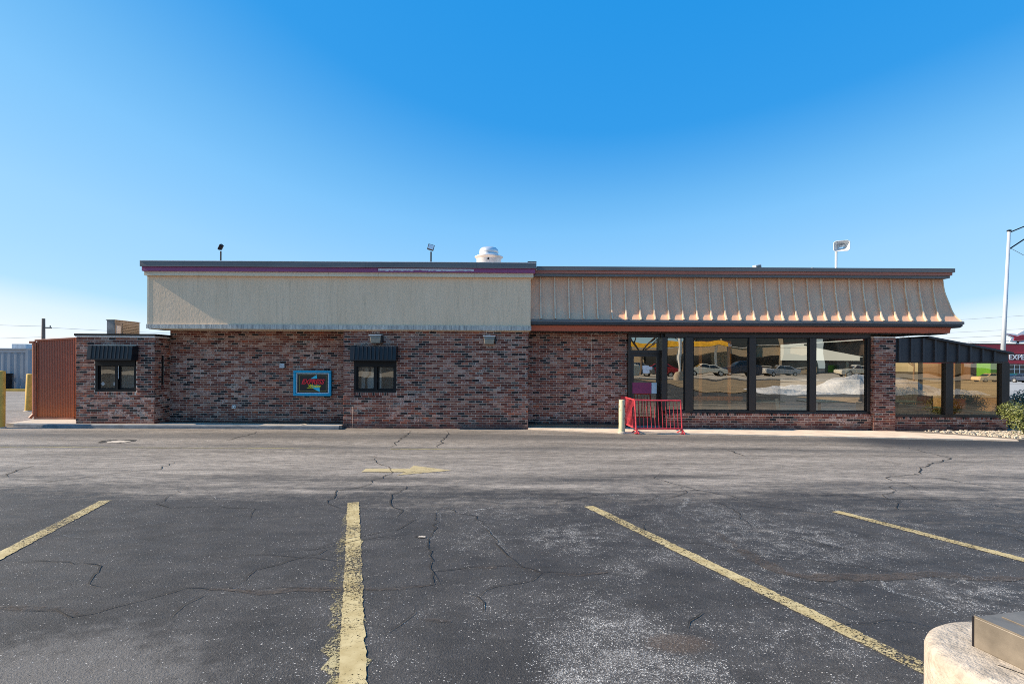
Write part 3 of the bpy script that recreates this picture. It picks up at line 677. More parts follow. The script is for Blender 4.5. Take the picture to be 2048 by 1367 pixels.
# cornice over the mansard, gutter and red fascia below it
for a, b in ((.67, 4.6), (4.6, 8.6), (8.6, 12.625)):
    B('coping', 'coping', R, a + (.02 if a < 1 else .0015), b - .0015, .02, .6, 4.53, 4.64)
B('pink_fascia', 'pink', R, .64, 12.575, .06, .6, 4.448, 4.529); B('grey_fascia', 'coping', R, .60, 12.535, .10, .6, 4.375, 4.447)
for nme, m_, x_, a, b in (('coping', 'coping', 12.625, 4.53, 4.64), ('pink_fascia', 'pink', 12.575, 4.448, 4.53), ('grey_fascia', 'coping', 12.535, 4.375, 4.447)):
    B(nme, m_, R, 12.2, x_, .602, 12, a, b)
def prof_x(poly, x0, x1, name, m, parent=R):      # polygon in y,z extruded along x
    mb = MB(); n = len(poly); mb.v = [(x0, y, z) for y, z in poly] + [(x1, y, z) for y, z in poly]
    mb.f = [tuple(reversed(range(n))), tuple(range(n, 2 * n))] + [(k, (k + 1) % n, (k + 1) % n + n, k + n) for k in range(n)]
    return mb.build(name, m, parent)
prof_x([(.12, 3.15), (-.02, 3.125), (-.035, 3.115), (-.035, 3.05), (.02, 3.04), (.12, 3.04)], .521, 12.85, 'gutter', 'coping')
prof_x([(.3, 3.039), (-.01, 3.039), (-.01, 2.99), (.10, 2.955), (.3, 2.955)], .521, 12.82, 'eave_shadow_step', 'coping_dark')  # dark lower step: shadow below the gutter put into its colour
prof_x([(.3, 2.954), (.12, 2.954), (.15, 2.90), (.17, 2.805), (.3, 2.805)], .545, 12.60, 'red_fascia', 'red')
B('gutter', 'coping', R, 12.6, 12.85, .30, 12, 3.04, 3.13); B('red_fascia', 'red', R, 12.3, 12.60, .302, 12, 2.805, 2.954); B('eave_shadow_step', 'coping_dark', R, 12.3, 12.82, .302, 12, 2.956, 3.039)
so = MB(); n_ = 290
for i in range(n_ * 4 + 1):
    x = .55 + i * (12.0 / (n_ * 4)); z = 2.785 + .013 * math.sin(i * math.pi / 2 + .7); so.v += [(x, .19, z), (x, .92, z)]
    if i: so.f.append((2 * i - 2, 2 * i, 2 * i + 1, 2 * i - 1))
so.build('corrugated_soffit', 'soffit', R)
B('soffit_backing', 'black', R, .55, 12.5, .30, .95, 2.80, 2.803)

# windows and door of the dining room
FY0, FY1 = .33, .47
def frame(name, *d): return bevel(B(name, 'bronze', R, *d), .006, 1)
frame('window_head', 4.455, 10.42, FY0, FY1, 2.655, 2.772)
frame('window_sill', 4.455, 10.42, FY0 - .005, FY1 + .005, .466, .525)
for a, b in ((4.36, 4.50), (5.04, 5.265), (6.90, 7.085), (8.655, 8.835), (10.335, 10.419)):
    frame('mullion', a, b, FY0 - .012, FY1 + .012, .526, 2.654)
for a, b in ((4.50, 5.04), (5.265, 6.90), (7.085, 8.655), (8.835, 10.335)):
    f = MB(); 
    for d in ((a, b, .36, .44, .526, .55), (a, b, .36, .44, 2.63, 2.654), (a, a + .03, .36, .44, .551, 2.629), (b - .03, b, .36, .44, .551, 2.629)): f.box(*d)
    f.build('window_frame', 'black', R)
    g = MB(); g.quad((a + .028, .40, .548), (b - .028, .40, .548), (b - .028, .40, 2.632), (a + .028, .40, 2.632)); g.build('window_glass', 'glass', R)
frame('door_frame', 3.425, 3.50, .55, .75, .05, 2.772); frame('door_frame', 4.37, 4.455, .475, .75, .05, 2.772)
frame('door_frame', 3.501, 4.369, .56, .74, 2.185, 2.28); frame('door_frame', 3.501, 4.369, .56, .74, 2.66, 2.772)
g = MB(); g.quad((3.50, .65, 2.28), (4.37, .65, 2.28), (4.37, .65, 2.66), (3.50, .65, 2.66)); g.build('transom_glass', 'glass', R)
dr = MB()
for d in ((3.505, 3.60, .60, .65, .06, 2.18), (4.27, 4.365, .60, .65, .06, 2.18), (3.60, 4.27, .60, .65, 2.09, 2.18), (3.60, 4.27, .60, .65, .06, .28)): dr.box(*d)
door = dr.build('door', 'bronze', R)
g = MB(); g.quad((3.60, .63, .28), (4.27, .63, .28), (4.27, .63, 2.09), (3.60, .63, 2.09)); g.build('door_glass', 'glass', door)
B('push_panel', 'pushpanel', door, 3.56, 4.12, .585, .598, 1.0, 1.32); B('pale_panel', 'palepanel', door, 4.125, 4.275, .585, .598, 1.0, 1.32)
MB().tube([(4.31, .60, .88), (4.31, .53, .90), (4.31, .53, 1.2), (4.31, .60, 1.22)], .014, 8).build('door_handle', 'black', door)
B('paper_notice', 'paper', door, 3.87, 4.07, .622, .624, 1.60, 1.71); B('paper_notice', 'paper', door, 3.86, 4.05, .618, .620, 1.715, 1.83)
B('paper_notice', 'paper', door, 3.99, 4.15, .614, .616, 1.70, 1.80)
B('threshold', 'kerb', R, 3.43, 4.45, .50, .80, .03, .058)

# drive-up windows with their awnings
def drive_window(x0, x1, z0, z1, yf, ax0, ax1, az0, az1, tall, papers):
    ty = yf + .075
    fr = MB(); zc = z1 - .02
    for d in ((x0, x0 + .07, ty - .06, ty + .06, z0, zc), (x1 - .07, x1, ty - .06, ty + .06, z0, zc), (x0 + .07, x1 - .07, ty - .06, ty + .06, z0, z0 + .07), (x0 + .07, x1 - .07, ty - .06, ty + .06, zc - .51, zc)): fr.box(*d)
    w_ = fr.build('drive_up_window', 'black', R); xm = (x0 + x1) / 2 + .02
    B('mullion', 'black', w_, xm - .03, xm + .03, ty - .05, ty + .05, z0 + .071, zc - .511)
    B('window_header', 'black', w_, x0 + .02, x1 - .02, ty - .085, ty - .061, zc - .52, zc - .1)
    for a, b, yy in ((x0 + .07, xm - .04, ty), (xm + .04, x1 - .07, ty + .02)):
        g = MB(); g.quad((a, yy, z0 + .07), (b, yy, z0 + .07), (b, yy, zc - .51), (a, yy, zc - .51)); g.build('pane', 'glass_small', w_)
        s = MB(); [s.box(*d) for d in ((a + .001, a + .04, yy - .012, yy + .012, z0 + .072, zc - .512), (b - .04, b - .001, yy - .012, yy + .012, z0 + .072, zc - .512), (a + .04, b - .04, yy - .012, yy + .012, z0 + .072, z0 + .11), (a + .04, b - .04, yy - .012, yy + .012, zc - .54, zc - .512))]
        s.build('sash', 'black', w_)
    for d in tall: B('pull_handle', 'whitemetal', w_, *d)
    for d in papers: B('paper_notice', 'paper', w_, *d)
    # awning: sloped ribbed sheet with closed ends
    aw = MB(); ay = yf - .30; poly = [(yf + .004, az1), (ay + .05, az1 - .012), (ay, az0 + .04), (ay, az0), (yf + .004, az0)]
    n = len(poly); aw.v = [(ax0, y, z) for y, z in poly] + [(ax1, y, z) for y, z in poly]
    aw.f = [tuple(reversed(range(n))), tuple(range(n, 2 * n))] + [(k, (k + 1) % n, (k + 1) % n + n, k + n) for k in range(n)]
    a_ = aw.build('awning', 'navy', R)
    k = 10; ribs = None
    for q in range(k):
        x = ax0 + .06 + (ax1 - ax0 - .12) * (q + .5) / k
        mb = MB(); dy, dz = (poly[2][0] - poly[1][0]), (poly[2][1] - poly[1][1]); L_ = math.hypot(dy, dz); ny, nz = dz / L_, -dy / L_
        pts = [(poly[1][0], poly[1][1]), (poly[2][0], poly[2][1])]
        if ribs is None:
            for xx in (-.022, -.01, .01, .022):
                h = .022 if abs(xx) < .015 else 0
                for (y, z) in pts: mb.v.append((xx, y + ny * h, z + nz * h))
            mb.f = [(0, 1, 3, 2), (2, 3, 5, 4), (4, 5, 7, 6), (0, 2, 4, 6), (1, 7, 5, 3)]
            o = mb.build('awning_rib', 'navy', a_); ribs = o.data
        else: o = link('awning_rib', ribs, a_)
        o.location = (x, 0, 0)
    return w_
dw = drive_window(-11.83, -10.665, 1.0, 2.28, -.06, -11.85, -10.60, 1.90, 2.31, [(-11.20, -11.185, -.03, -.02, 1.37, 1.75)],
    [(-11.72, -11.58, .022, .026, 1.72, 1.81), (-11.36, -11.25, .022, .026, 1.18, 1.27), (-11.38, -11.22, .015, .02, 1.075, 1.10), (-11.06, -10.98, -.04, -.03, 1.86, 1.885)])
dm = MB(); dm.quad((-11.66, .02, 1.16), (-11.60, .02, 1.225), (-11.66, .02, 1.29), (-11.72, .02, 1.225)); dm.build('diamond_sticker', 'paper', dw)
dw2 = drive_window(-4.50, -3.285, 1.02, 2.3, 0, -4.53, -3.25, 1.92, 2.33, [(-3.885, -3.87, .03, .04, 1.33, 1.66), (-3.33, -3.315, .03, .04, 1.33, 1.66)],
    [(-4.28, -4.14, .075, .08, 1.09, 1.11), (-4.12, -3.95, .075, .08, 1.085, 1.105), (-3.40, -3.32, .01, .02, 1.77, 1.79)])
pipe = MB(); pipe.tube([(-4.30, .59, 1.0), (-4.30, .59, 1.40), (-4.20, .59, 1.52), (-4.20, .59, 1.9)], .03, 8).build('wall_pipe', 'dark_metal', R)
B('wall_box', 'dark_metal', R, -4.41, -4.36, .595, .619, 1.60, 1.67)

# sunroom at the right end
fp0, fp1 = .20, .30
tops = lambda x: 2.655 if x < 12.0 else 2.655 - (x - 12.0) * .185
bx = [11.055, 11.15, 11.50, 11.84, 12.18, 12.52, 12.86, 13.20, 13.55, 13.89, 14.32]
for a, b in zip(bx, bx[1:]):
    MB().prism([(a + .0, 1.99), (b, 1.99), (b, tops(b)), (a, tops(a))], fp0 + .02, fp1).build('cladding_panel', 'darkroof', R)
for x in bx[1:-1]:
    MB().prism([(x - .026, 1.985), (x + .026, 1.985), (x + .026, tops(x)), (x - .026, tops(x))], fp0 - .05, fp0 + .019).build('batten', 'darkroof', R)
MB().prism([(11.96, 2.66), (14.40, 2.21), (14.40, 2.265), (11.96, 2.72)], fp0 - .09, 7.0).build('sunroom_roof', 'darkroof', R)
B('sunroom_header', 'bronze', R, 11.055, 14.36, .235, .42, 1.945, 1.989)
B('sunroom_sill', 'bronze', R, 11.055, 14.36, .25, .42, .386, .455)
for a, b in ((12.545, 12.765), (14.165, 14.39)): bevel(B('sunroom_post', 'bronze', R, a, b, .235, .42, .456, 1.944), .006, 1)
for a, b in ((11.055, 12.545), (12.765, 14.165)):
    g = MB(); g.quad((a, .33, .456), (b, .33, .456), (b, .33, 1.944), (a, .33, 1.944)); g.build('window_glass', 'glass_sun', R)
for k in range(4):
    y = .421 + k * 1.65
    g = MB(); g.quad((14.3, y, .456), (14.3, y + 1.55, .456), (14.3, y + 1.55, 1.98), (14.3, y, 1.98)); g.build('window_glass', 'glass_clear', R)
    B('sunroom_post', 'bronze', R, 14.26, 14.36, y + 1.551, y + 1.649, .456, 2.2)
B('sunroom_header', 'bronze', R, 14.27, 14.36, .421, 7.0, 1.99, 2.2); B('sunroom_sill', 'bronze', R, 14.2, 14.36, .421, 7.0, .386, .455)

# ------------------------------------------------------------------ things on and by the building
s = thing('window_sign', 'blue framed black sign reading EXPRESS Window on the recessed brick wall', 'sign', (-5.892, .66, 1.249))
def ring(name, m, hw, hh, w_, y0, y1, par, s_=None):
    mb = MB(); [mb.box(*d) for d in ((-hw, hw, y0, y1, hh - w_, hh), (-hw, hw, y0, y1, -hh, -hh + w_), (-hw, -hw + w_, y0, y1, -hh + w_, hh - w_), (hw - w_, hw, y0, y1, -hh + w_, hh - w_))]
    return mb.build(name, m, par)
bevel(ring('frame', 's_blue', .557, .375, .072, -.10, 0, s), .012, 2); B('board', 's_black', s, -.485, .485, -.03, 0, -.303, .303)
ring('inner_frame', 's_white', .478, .300, .022, -.06, -.031, s); ring('border_line', 's_gold', .40, .235, .010, -.036, -.031, s)
t_ = MB(); t_.quad((-.07, -.040, .13), (.13, -.040, .14), (.115, -.040, .252)); t_.build('triangle', 's_cyan', s)
t_ = MB(); t_.quad((-.10, -.040, -.06), (.195, -.040, -.055), (.215, -.040, -.262), (-.0, -.040, -.15)); t_.build('triangle', 's_cyan', s)
text('lettering', 'EXPRESS', .20, 's_red', s, (-.005, -.046, -.02), shear=.35, sx=.88, off=.006)
text('lettering', 'Window', .135, 's_yel', s, (.05, -.052, -.125), shear=.3, sx=.78, off=.003)
B('underline', 's_yel', s, -.17, .03, -.05, -.046, -.155, -.142)
e = thing('electrical_box', 'small pale grey box high on the recessed brick wall', 'electrical box', (-6.80, .66, 1.76)); bevel(B('box', 'box_grey', e, -.068, .068, -.07, 0, -.068, .068), .008); MB().tube([(-.03, -.071, .03), (-.03, -.079, .03)], .008, 8).build('screw', 'dark_metal', e)
e = thing('wall_outlet', 'small white outlet cover low on the recessed brick wall', 'outlet', (-8.235, .66, .54)); bevel(B('cover', 'white', e, -.055, .055, -.03, 0, -.045, .045), .006); [B('socket', 'dark_metal', e, a, a + .025, -.036, -.030, -.012, .012) for a in (-.04, .012)]
def wall_lamp(x, z, label):
    l_ = thing('wall_lamp', label, 'wall lamp', (x, 0, z), 'box lamps on the brick bump-out')
    bevel(B('housing', 'lamp_body', l_, -.155, .155, -.20, 0, .04, .105), .01)
    B('bracket', 'dark_metal', l_, .156, .19, -.16, 0, -.10, .10); B('visor', 'whitemetal', l_, -.175, .175, -.225, .0, .106, .122)
    ln = MB(); ln.v = [(-.15, -.20, .039), (.15, -.20, .039), (.15, -.02, .039), (-.15, -.02, .039), (-.13, -.165, -.115), (.13, -.165, -.115), (.13, -.02, -.115), (-.13, -.02, -.115)]
    ln.f = [(0, 1, 2, 3), (7, 6, 5, 4), (0, 4, 5, 1), (1, 5, 6, 2), (2, 6, 7, 3), (3, 7, 4, 0)]; bevel(ln.build('lens', 'lens', l_), .015); return l_
wl1 = wall_lamp(-3.85, 2.53, 'yellowed box wall lamp above the blue-black awning of the middle window')
copy_thing(wl1, (-.645, 0, 2.52), 'box wall lamp alone near the right end of the brick bump-out')
def flood(x, y, z, rz, tilt, label):
    f = thing('floodlight', label, 'floodlight', (x, y, z), 'floodlights standing on the left roof edge')
    MB().tube([(0, 0, 0), (0, 0, .46)], .022, 8).build('stem', 'dark_metal', f)
    h = MB().obox((0, 0, 0), .092, .03, .085).build('lamp_head', 'dark_metal', f); bevel(h, .01); h.location = (0, -.03, .58); h.rotation_euler = (tilt, .25, rz)
    B('lens', 'whitemetal', h, -.074, .074, -.038, -.031, -.067, .067); [B('cooling_fin', 'dark_metal', h, a, a + .012, .031, .06, -.07, .07) for a in (-.07, -.03, .02, .06)]
    return f
flood(-8.44, .25, 4.60, RAD(-75), RAD(-25), 'dark floodlight bent to the left on the roof edge')
flood(-2.36, .25, 4.62, RAD(10), RAD(-12), 'floodlight with a white square lens facing front on the roof edge')
f = thing('exhaust_fan', 'round galvanised exhaust fan with domed cap on the roof', 'roof fan', (-.77, 2.2, 4.36))
MB().lathe([(.40, 0), (.40, .86), (.42, .90), (.46, .93), (.46, .95), (.32, 1.0)], (0, 0, 0), 32).build('drum', 'galv', f, True)
MB().lathe([(.30, 1.0), (.305, 1.05), (.30, 1.052), (.315, 1.07), (.30, 1.17), (.24, 1.235), (.12, 1.26), (.02, 1.265)], (0, 0, 0), 32).build('cap', 'galv', f, True)
MB().tube([(0, -.39, .82), (0, -.415, .82)], .03, 12).build('port', 'black', f)
f = thing('roof_vent', 'low white rounded vent cap just showing above the roof edge', 'roof vent', (-6.85, 2.4, 4.3)); MB().lathe([(.2, 0), (.22, .72), (.21, .8), (.12, .86), (.02, .875)], (0, 0, 0), 20).build('cap', 'whitemetal', f, True); MB().lathe([(.1, -.2), (.1, .1)], (0, 0, 0), 12).build('pipe', 'galv', f)
f = thing('roof_speaker', 'white rectangular horn on a pole above the mansard roof', 'speaker', (10.45, 2, 4.3))
MB().tube([(-.08, 0, 0), (-.08, 0, 1.25)], .036, 10).build('pole', 'whitemetal', f)
hn = MB(); prof = [(.22, .16, -.20), (.21, .15, -.17), (.10, .07, .0), (.06, .05, .14)]
rr = lambda a, b: [(a * sx * (1 if q else .72), b * sz * (.72 if q else 1)) for sx, sz, q in ((1, -1, 1), (1, 1, 1), (1, 1, 0), (-1, 1, 0), (-1, 1, 1), (-1, -1, 1), (-1, -1, 0), (1, -1, 0))]
for a, b, y in prof: hn.v += [(x, y, z) for x, z in rr(a, b)]
for k in range(3):
    for q in range(8): hn.f.append((8 * k + q, 8 * k + (q + 1) % 8, 8 * k + 8 + (q + 1) % 8, 8 * k + 8 + q))
h_ = hn.build('horn', 'whitemetal', f); h_.location = (.06, -.05, 1.36); h_.rotation_euler = (RAD(6), 0, RAD(-28)); so_ = h_.modifiers.new('wall', 'SOLIDIFY'); so_.thickness = .012
MB().obox((.06, -.06, 1.37), .05, .07, .03, RAD(18), 0, RAD(-25)).build('driver', 'whitemetal', f)
f = thing('roof_camera', 'small white box camera low on the mansard roof edge', 'camera', (7.48, 1.2, 4.36)); B('bracket', 'whitemetal', f, -.03, .03, -.03, .03, 0, .42); o = MB().obox((0, -.02, .5), .11, .07, .06, .3, 0, -.25).build('body', 'whitemetal', f); bevel(o, .01); MB().obox((.01, -.10, .49), .08, .01, .035, .3, 0, -.25).build('visor', 'lamp_body', f)
f = thing('vent_pipe', 'thin white vent pipe stub on the mansard roof edge', 'pipe', (9.6, 2, 4.36)); MB().tube([(0, 0, 0), (0, 0, .6)], .04, 10).build('pipe', 'whitemetal', f); MB().tube([(0, 0, .56), (0, 0, .62)], .055, 10).build('cap', 'whitemetal', f)
f = thing('air_conditioner', 'weathered grey rooftop air cooler with a brown side grille', 'air conditioner', (-12.42, 1.2, 2.60))
bevel(B('cabinet', mat('weathered_cabinet', (.24, .235, .225), .7, .2, .4, 4), f, 0, .25, 0, 1.15, .03, .52), .01)
B('lid', 'lamp_body', f, -.015, .265, -.015, 1.165, .521, .54); [B('grille_slat', 'lamp_body', f, .251, .27, .32, 1.10, .08 + .05 * q, .11 + .05 * q) for q in range(8)]
B('panel', 'box_grey', f, .251, .262, .06, .26, .12, .36); [B('foot', 'dark_metal', f, a, a + .05, b, b + .05, 0, .03) for a in (0, .2) for b in (0, 1.1)]
# brown ribbed shed
s = thing('metal_shed', 'brown ribbed metal shed beside the brick drive up booth', 'shed', (-13.9, 1.1, .1))
mb = MB(); n_ = 92; W_ = 1.14
top = lambda x: 2.36 + .075 * (x + .6) / 1.2
for i in range(n_ + 1):
    x = -.56 + W_ * i / n_; d = .016 if (i % 4) in (1, 2) else 0
    mb.v += [(x, -d, .0), (x, -d, top(x))]
    if i: mb.f.append((2 * i - 2, 2 * i, 2 * i + 1, 2 * i - 1))
mb.build('ribbed_wall', 'shed', s)
mb = MB(); mb.prism([(-.555, 0), (.60, 0), (.60, top(.6)), (-.555, top(-.56))], .01, 2.6); mb.build('shed_body', 'shed', s)
bevel(MB().prism([(-.60, top(-.6)), (.62, top(.62)), (.62, top(.62) + .05), (-.60, top(-.6) + .05)], -.05, 2.65).build('roof_edge', 'shedtrim', s), .006)
bevel(B('corner_trim', 'shedtrim', s, -.62, -.56, -.04, .08, -.02, 2.34), .006); bevel(B('corner_trim', 'shedtrim', s, -.53, -.515, -.045, .0, .06, 2.28), .004)
B('base_trim', 'shedtrim', s, -.56, .60, -.035, -.017, .0, .06); bevel(MB().obox((-.68, -.02, 2.33), .07, .05, .035).build('gutter_end', 'shedtrim', s), .006)
MB().tube([(-.64, -.02, 2.3), (-.62, -.03, .16), (-.70, -.08, .03)], .045, 8).build('downpipe', 'shedtrim', s)
# bollards
def bollard(x, y, z0, h, r, m, label, lean=0):
    b_ = thing('bollard', label, 'bollard', (x, y, z0), None); MB().lathe([(r, -.1), (r, h - .02), (r * .9, h), (r * .3, h + r * .12)], (0, 0, 0), 24).build('post', m, b_, False)
    for p in b_.children[0].data.polygons: p.use_smooth = len(p.vertices) == 4
    MB().lathe([(r + .035, -.08), (r + .03, .012), (r + .001, .03)], (0, 0, 0), 20).build('footing', 'conc', b_); b_.rotation_euler.y = lean; return b_
bollard(-14.165, -.42, 0, 1.58, .098, 'yellow', 'tall dirty yellow bollard at the left end of the kerb')
bollard(-17.9, 4.8, 0, 1.37, .115, 'yellow', 'yellow bollard leaning slightly behind the brown shed', RAD(2.2))
bollard(2.97, -.86, .02, .88, .085, 'bollard', 'cream bollard with peeling rusty paint beside the red railing')
# red railing
rl = thing('railing', 'red steel L-shaped railing with bars in front of the glass door', 'railing', (3.33, -1.02, .02))
lean = .05
def railpost(p, q, nme='post', r=.021): return MB().tube([p, q], r, 8).build(nme, 'rail', rl)
railpost((0, 0, 0), (-lean, 0, .89)); railpost((1.22, 0, 0), (1.22 - lean, 0, .88)); railpost((-.07, 1.55, 0), (-.11, 1.55, .90))
railpost((-lean, 0, .89), (1.22 - lean, 0, .88), 'top_rail'); railpost((-.006, 0, .13), (1.215, 0, .13), 'bottom_rail')
railpost((-lean, 0, .89), (-.11, 1.55, .90), 'top_rail'); railpost((-.006, 0, .13), (-.08, 1.55, .13), 'bottom_rail')
for k in range(1, 12): t = k / 12; railpost((1.22 * t - .006, 0, .13), (1.22 * t - lean, 0, .88), 'bar', .010)
for k in range(1, 12): t = k / 12; railpost((-.006 - .074 * t, 1.55 * t, .13), (-lean - .06 * t, 1.55 * t, .89), 'bar', .010)
for x in (0, 1.22): MB().tube([(x - .08, .22, 0), (x, 0, .12), (x + .06, -.05, 0)], .016, 6).build('foot', 'rail', rl)
B('foot_plate', 'rail', rl, -.05, .05, -.05, .05, -.004, .012); B('foot_plate', 'rail', rl, 1.17, 1.27, -.05, .05, -.004, .012)
# foreground lamp base
bs = thing('lamp_base', 'round pale concrete lamp base with a brown steel cover box on top', 'lamp base', (1.99, -13.86, .205))
MB().lathe([(.36, -.1), (.36, .535), (.352, .555), (.335, .568), (.31, .572)], (0, 0, 0), 64).build('concrete_base', mat('rough_concrete', (.46, .385, .30), .92, 0, .3, 16, bscale=60, bstr=.9, bdist=.01), bs, True)
for p in bs.children[0].data.polygons: p.use_smooth = len(p.vertices) == 4
mm = mat('weathered_bronze_cover', (.215, .18, .14), .5, .35, .3, 7)
hb = .175; Mx = Matrix.Rotation(RAD(13), 4, 'Z')
cv = MB().box(-hb, hb, -hb, hb, 0, .118).build('cover_box', mm, bs); cv.location = (.04, -.02, .572); cv.rotation_euler.z = RAD(13); bevel(cv, .004, 2)
B('cover_lid', mm, cv, -hb + .1, hb - .01, -hb + .01, hb - .03, .1185, .122); B('lip', mm, cv, -hb, -hb + .006, -hb, hb, .1185, .124)
B('seam_strip', 'dark_metal', cv, -hb - .001, -hb + .012, hb - .001, hb + .006, 0, .118)
blb = MB(); blb.quad((-.05, .03, .1186), (-.02, .01, .1186), (-.015, .02, .1186), (-.04, .045, .1186)); blb.build('rust_spot', mat('rust_spot', (.2, .05, .02), .9), cv)
ck = MB(); ck.quad((-.20, -.02, .5735), (-.185, -.03, .5735), (-.13, -.12, .5735), (-.10, -.2, .5735), (-.135, -.12, .5735)); ck.build('crack', 'dark_crack', bs)

# ------------------------------------------------------------------ inside the dining room
tb0 = None
def table(x, y, label):
    t_ = thing('dining_table', label, 'table', (x, y, .03), 'tables by the dining room windows'); bevel(B('tabletop', 'table', t_, -.55, .55, -.35, .35, .70, .74), .01); MB().tube([(0, 0, 0), (0, 0, .7)], .045, 10).build('pedestal', 'dark_metal', t_); MB().lathe([(.28, 0), (.26, .03), (.05, .06)], (0, 0, 0), 16).build('foot', 'dark_metal', t_); return t_
tb0 = table(7.7, 1.3, 'pale table behind the third large window')
copy_thing(tb0, (9.5, 1.35, .03), 'pale table behind the window left of the brick pier'); copy_thing(tb0, (12.0, 1.5, .03), 'pale table behind the first sunroom window')
def chair(x, y, rz, label):
    c = thing('chair', label, 'chair', (x, y, .03), 'orange seats in the sunroom', rz)
    bevel(B('seat', 'orange', c, -.22, .22, -.22, .22, .42, .47), .015); bevel(B('backrest', 'orange', c, -.22, .22, .19, .22, .56, .86), .01)
    for a in (-.19, .17):
        for b in (-.19, .19): B('leg', 'dark_metal', c, a, a + .025, b - .0125, b + .0125, 0, .419 if b < 0 else .87)
    return c
ch = chair(13.35, 1.0, RAD(170), 'orange seat nearest the corner post of the sunroom'); copy_thing(ch, (12.95, 1.9, .03), 'orange seat behind the middle post of the sunroom', RAD(185)); copy_thing(ch, (13.7, 2.3, .03), 'orange seat farther back near the sunroom side glass', RAD(100))
wp = thing('wooden_partition', 'orange brown wooden frame standing behind the second large window', 'partition', (6.0, .72, .03))
for a in (-.45, .42): B('post', 'wood', wp, a, a + .09, -.04, .04, 0, 2.45)
B('top_rail', 'wood', wp, -.449, .509, -.039, .039, 2.45, 2.54); B('middle_rail', 'wood', wp, -.75, .85, -.06, -.041, .78, .90); B('lower_panel', mat('olive_panel', (.14, .13, .06), .6), wp, -.8, .9, -.02, .0, 0, .775)
o = thing('leaning_board', 'pale blue board leaning behind the third large window', 'board', (7.95, .75, .03)); q = MB().obox((0, 0, .42), .05, .012, .42, 0, 0, RAD(-8)).build('board', 'palepanel', o); B('trim_edge', 'bronze', o, -.05, .05, -.02, .02, .0, .02)

# ------------------------------------------------------------------ left background
s = thing('shipping_container', 'grey corrugated shipping container behind the left end of the lot', 'container', (-36.3, 19, -.1))
mb = MB(); n_ = 180
for i in range(n_ + 1):
    x = -6.1 + 12.2 * i / n_; d = .05 if (i % 6) in (0, 1, 2) else 0; mb.v += [(x, -d, .15), (x, -d, 2.48)]
    if i: mb.f.append((2 * i - 2, 2 * i, 2 * i + 1, 2 * i - 1))
mb.build('corrugated_side', 'container', s); B('top_rail', 'container', s, -6.1, 6.1, -.06, .06, 2.481, 2.6); B('bottom_rail', 'dark_metal', s, -6.1, 6.1, -.06, .06, .0, .149); B('body', 'container', s, -6.09, 6.09, .061, 2.4, .02, 2.58)
for a in (-6.16, 6.0): B('corner_post', 'container', s, a, a + .16, -.08, .08, .0, 2.62)
for k, (x, m_, lb) in enumerate(((-31.9, 'white', 'white parking block before the grey container'), (-30.1, 'yellow', 'yellow parking block right of the white one before the container'), (-33.7, 'dark_metal', 'dark parking block left of the white one before the container'))):
    o = MB().prism([(-.8, 0), (.8, 0), (.76, .14), (-.76, .14)], -.08, .08).build('parking_block', m_); o.location = (x, 18.2, 0); tag(o, lb, 'parking block', 'parking blocks before the container')
s = thing('trash_bin', 'dark bin against the grey container behind the leaning bollard', 'bin', (-31.4, 18.6, 0)); bevel(B('bin', 'dark_metal', s, -.3, .3, -.3, .3, 0, 1.0), .03); B('lid', 'black', s, -.33, .33, -.33, .33, 1.0, 1.06)
s = thing('warehouse', 'low grey flat roofed building behind the container', 'building', (-52, 34, 0)); B('wall', 'tan', s, -10, 14, 0, 10, 0, 2.8); B('parapet', 'container', s, -10.1, 14.1, -.1, 10, 2.801, 2.95); B('rooftop_unit', M['box_grey'], s, 4.7, 6.0, 3, 5, 2.95, 3.42); B('door', 'dark_metal', s, 3, 4, -.02, 0, 0, 2.2)
s = thing('utility_pole', 'dark wooden utility pole far behind the brown shed', 'utility pole', (-48.5, 42, 0)); MB().tube([(0, 0, 0), (0, 0, 6.2)], [.2, .15], 8).build('pole', 'bark', s); B('crossarm', 'bark', s, -.12, .8, -.1, .1, 5.2, 5.32); [MB().tube([(a, 0, 5.32), (a, 0, 5.5)], .05, 6).build('insulator', 'lamp_body', s) for a in (-.1, .7)]
def wire(pts, r, label, grp):
    mb = MB()
    for a, b, sag in pts:
        P_ = [Vector(a).lerp(Vector(b), t / 12) - Vector((0, 0, sag * 4 * (t / 12) * (1 - t / 12))) for t in range(13)]; mb.tube(P_, r, 4, False)
    return tag(mb.build('power_line', 'container'), label, 'power line', grp)
wire([((-75, 42, 7.3), (-48.5, 42, 5.4), .4)], .018, 'upper thin wire sloping down to the far utility pole', 'wires on the left'); wire([((-48.5, 42, 5.3), (-10, 60, 5.9), .6)], .018, 'thin wire running right from the far utility pole', 'wires on the left'); wire([((-75, 44, 4.4), (-48.5, 42, 4.3), .3)], .018, 'lower thin wire left of the far utility pole', 'wires on the left')

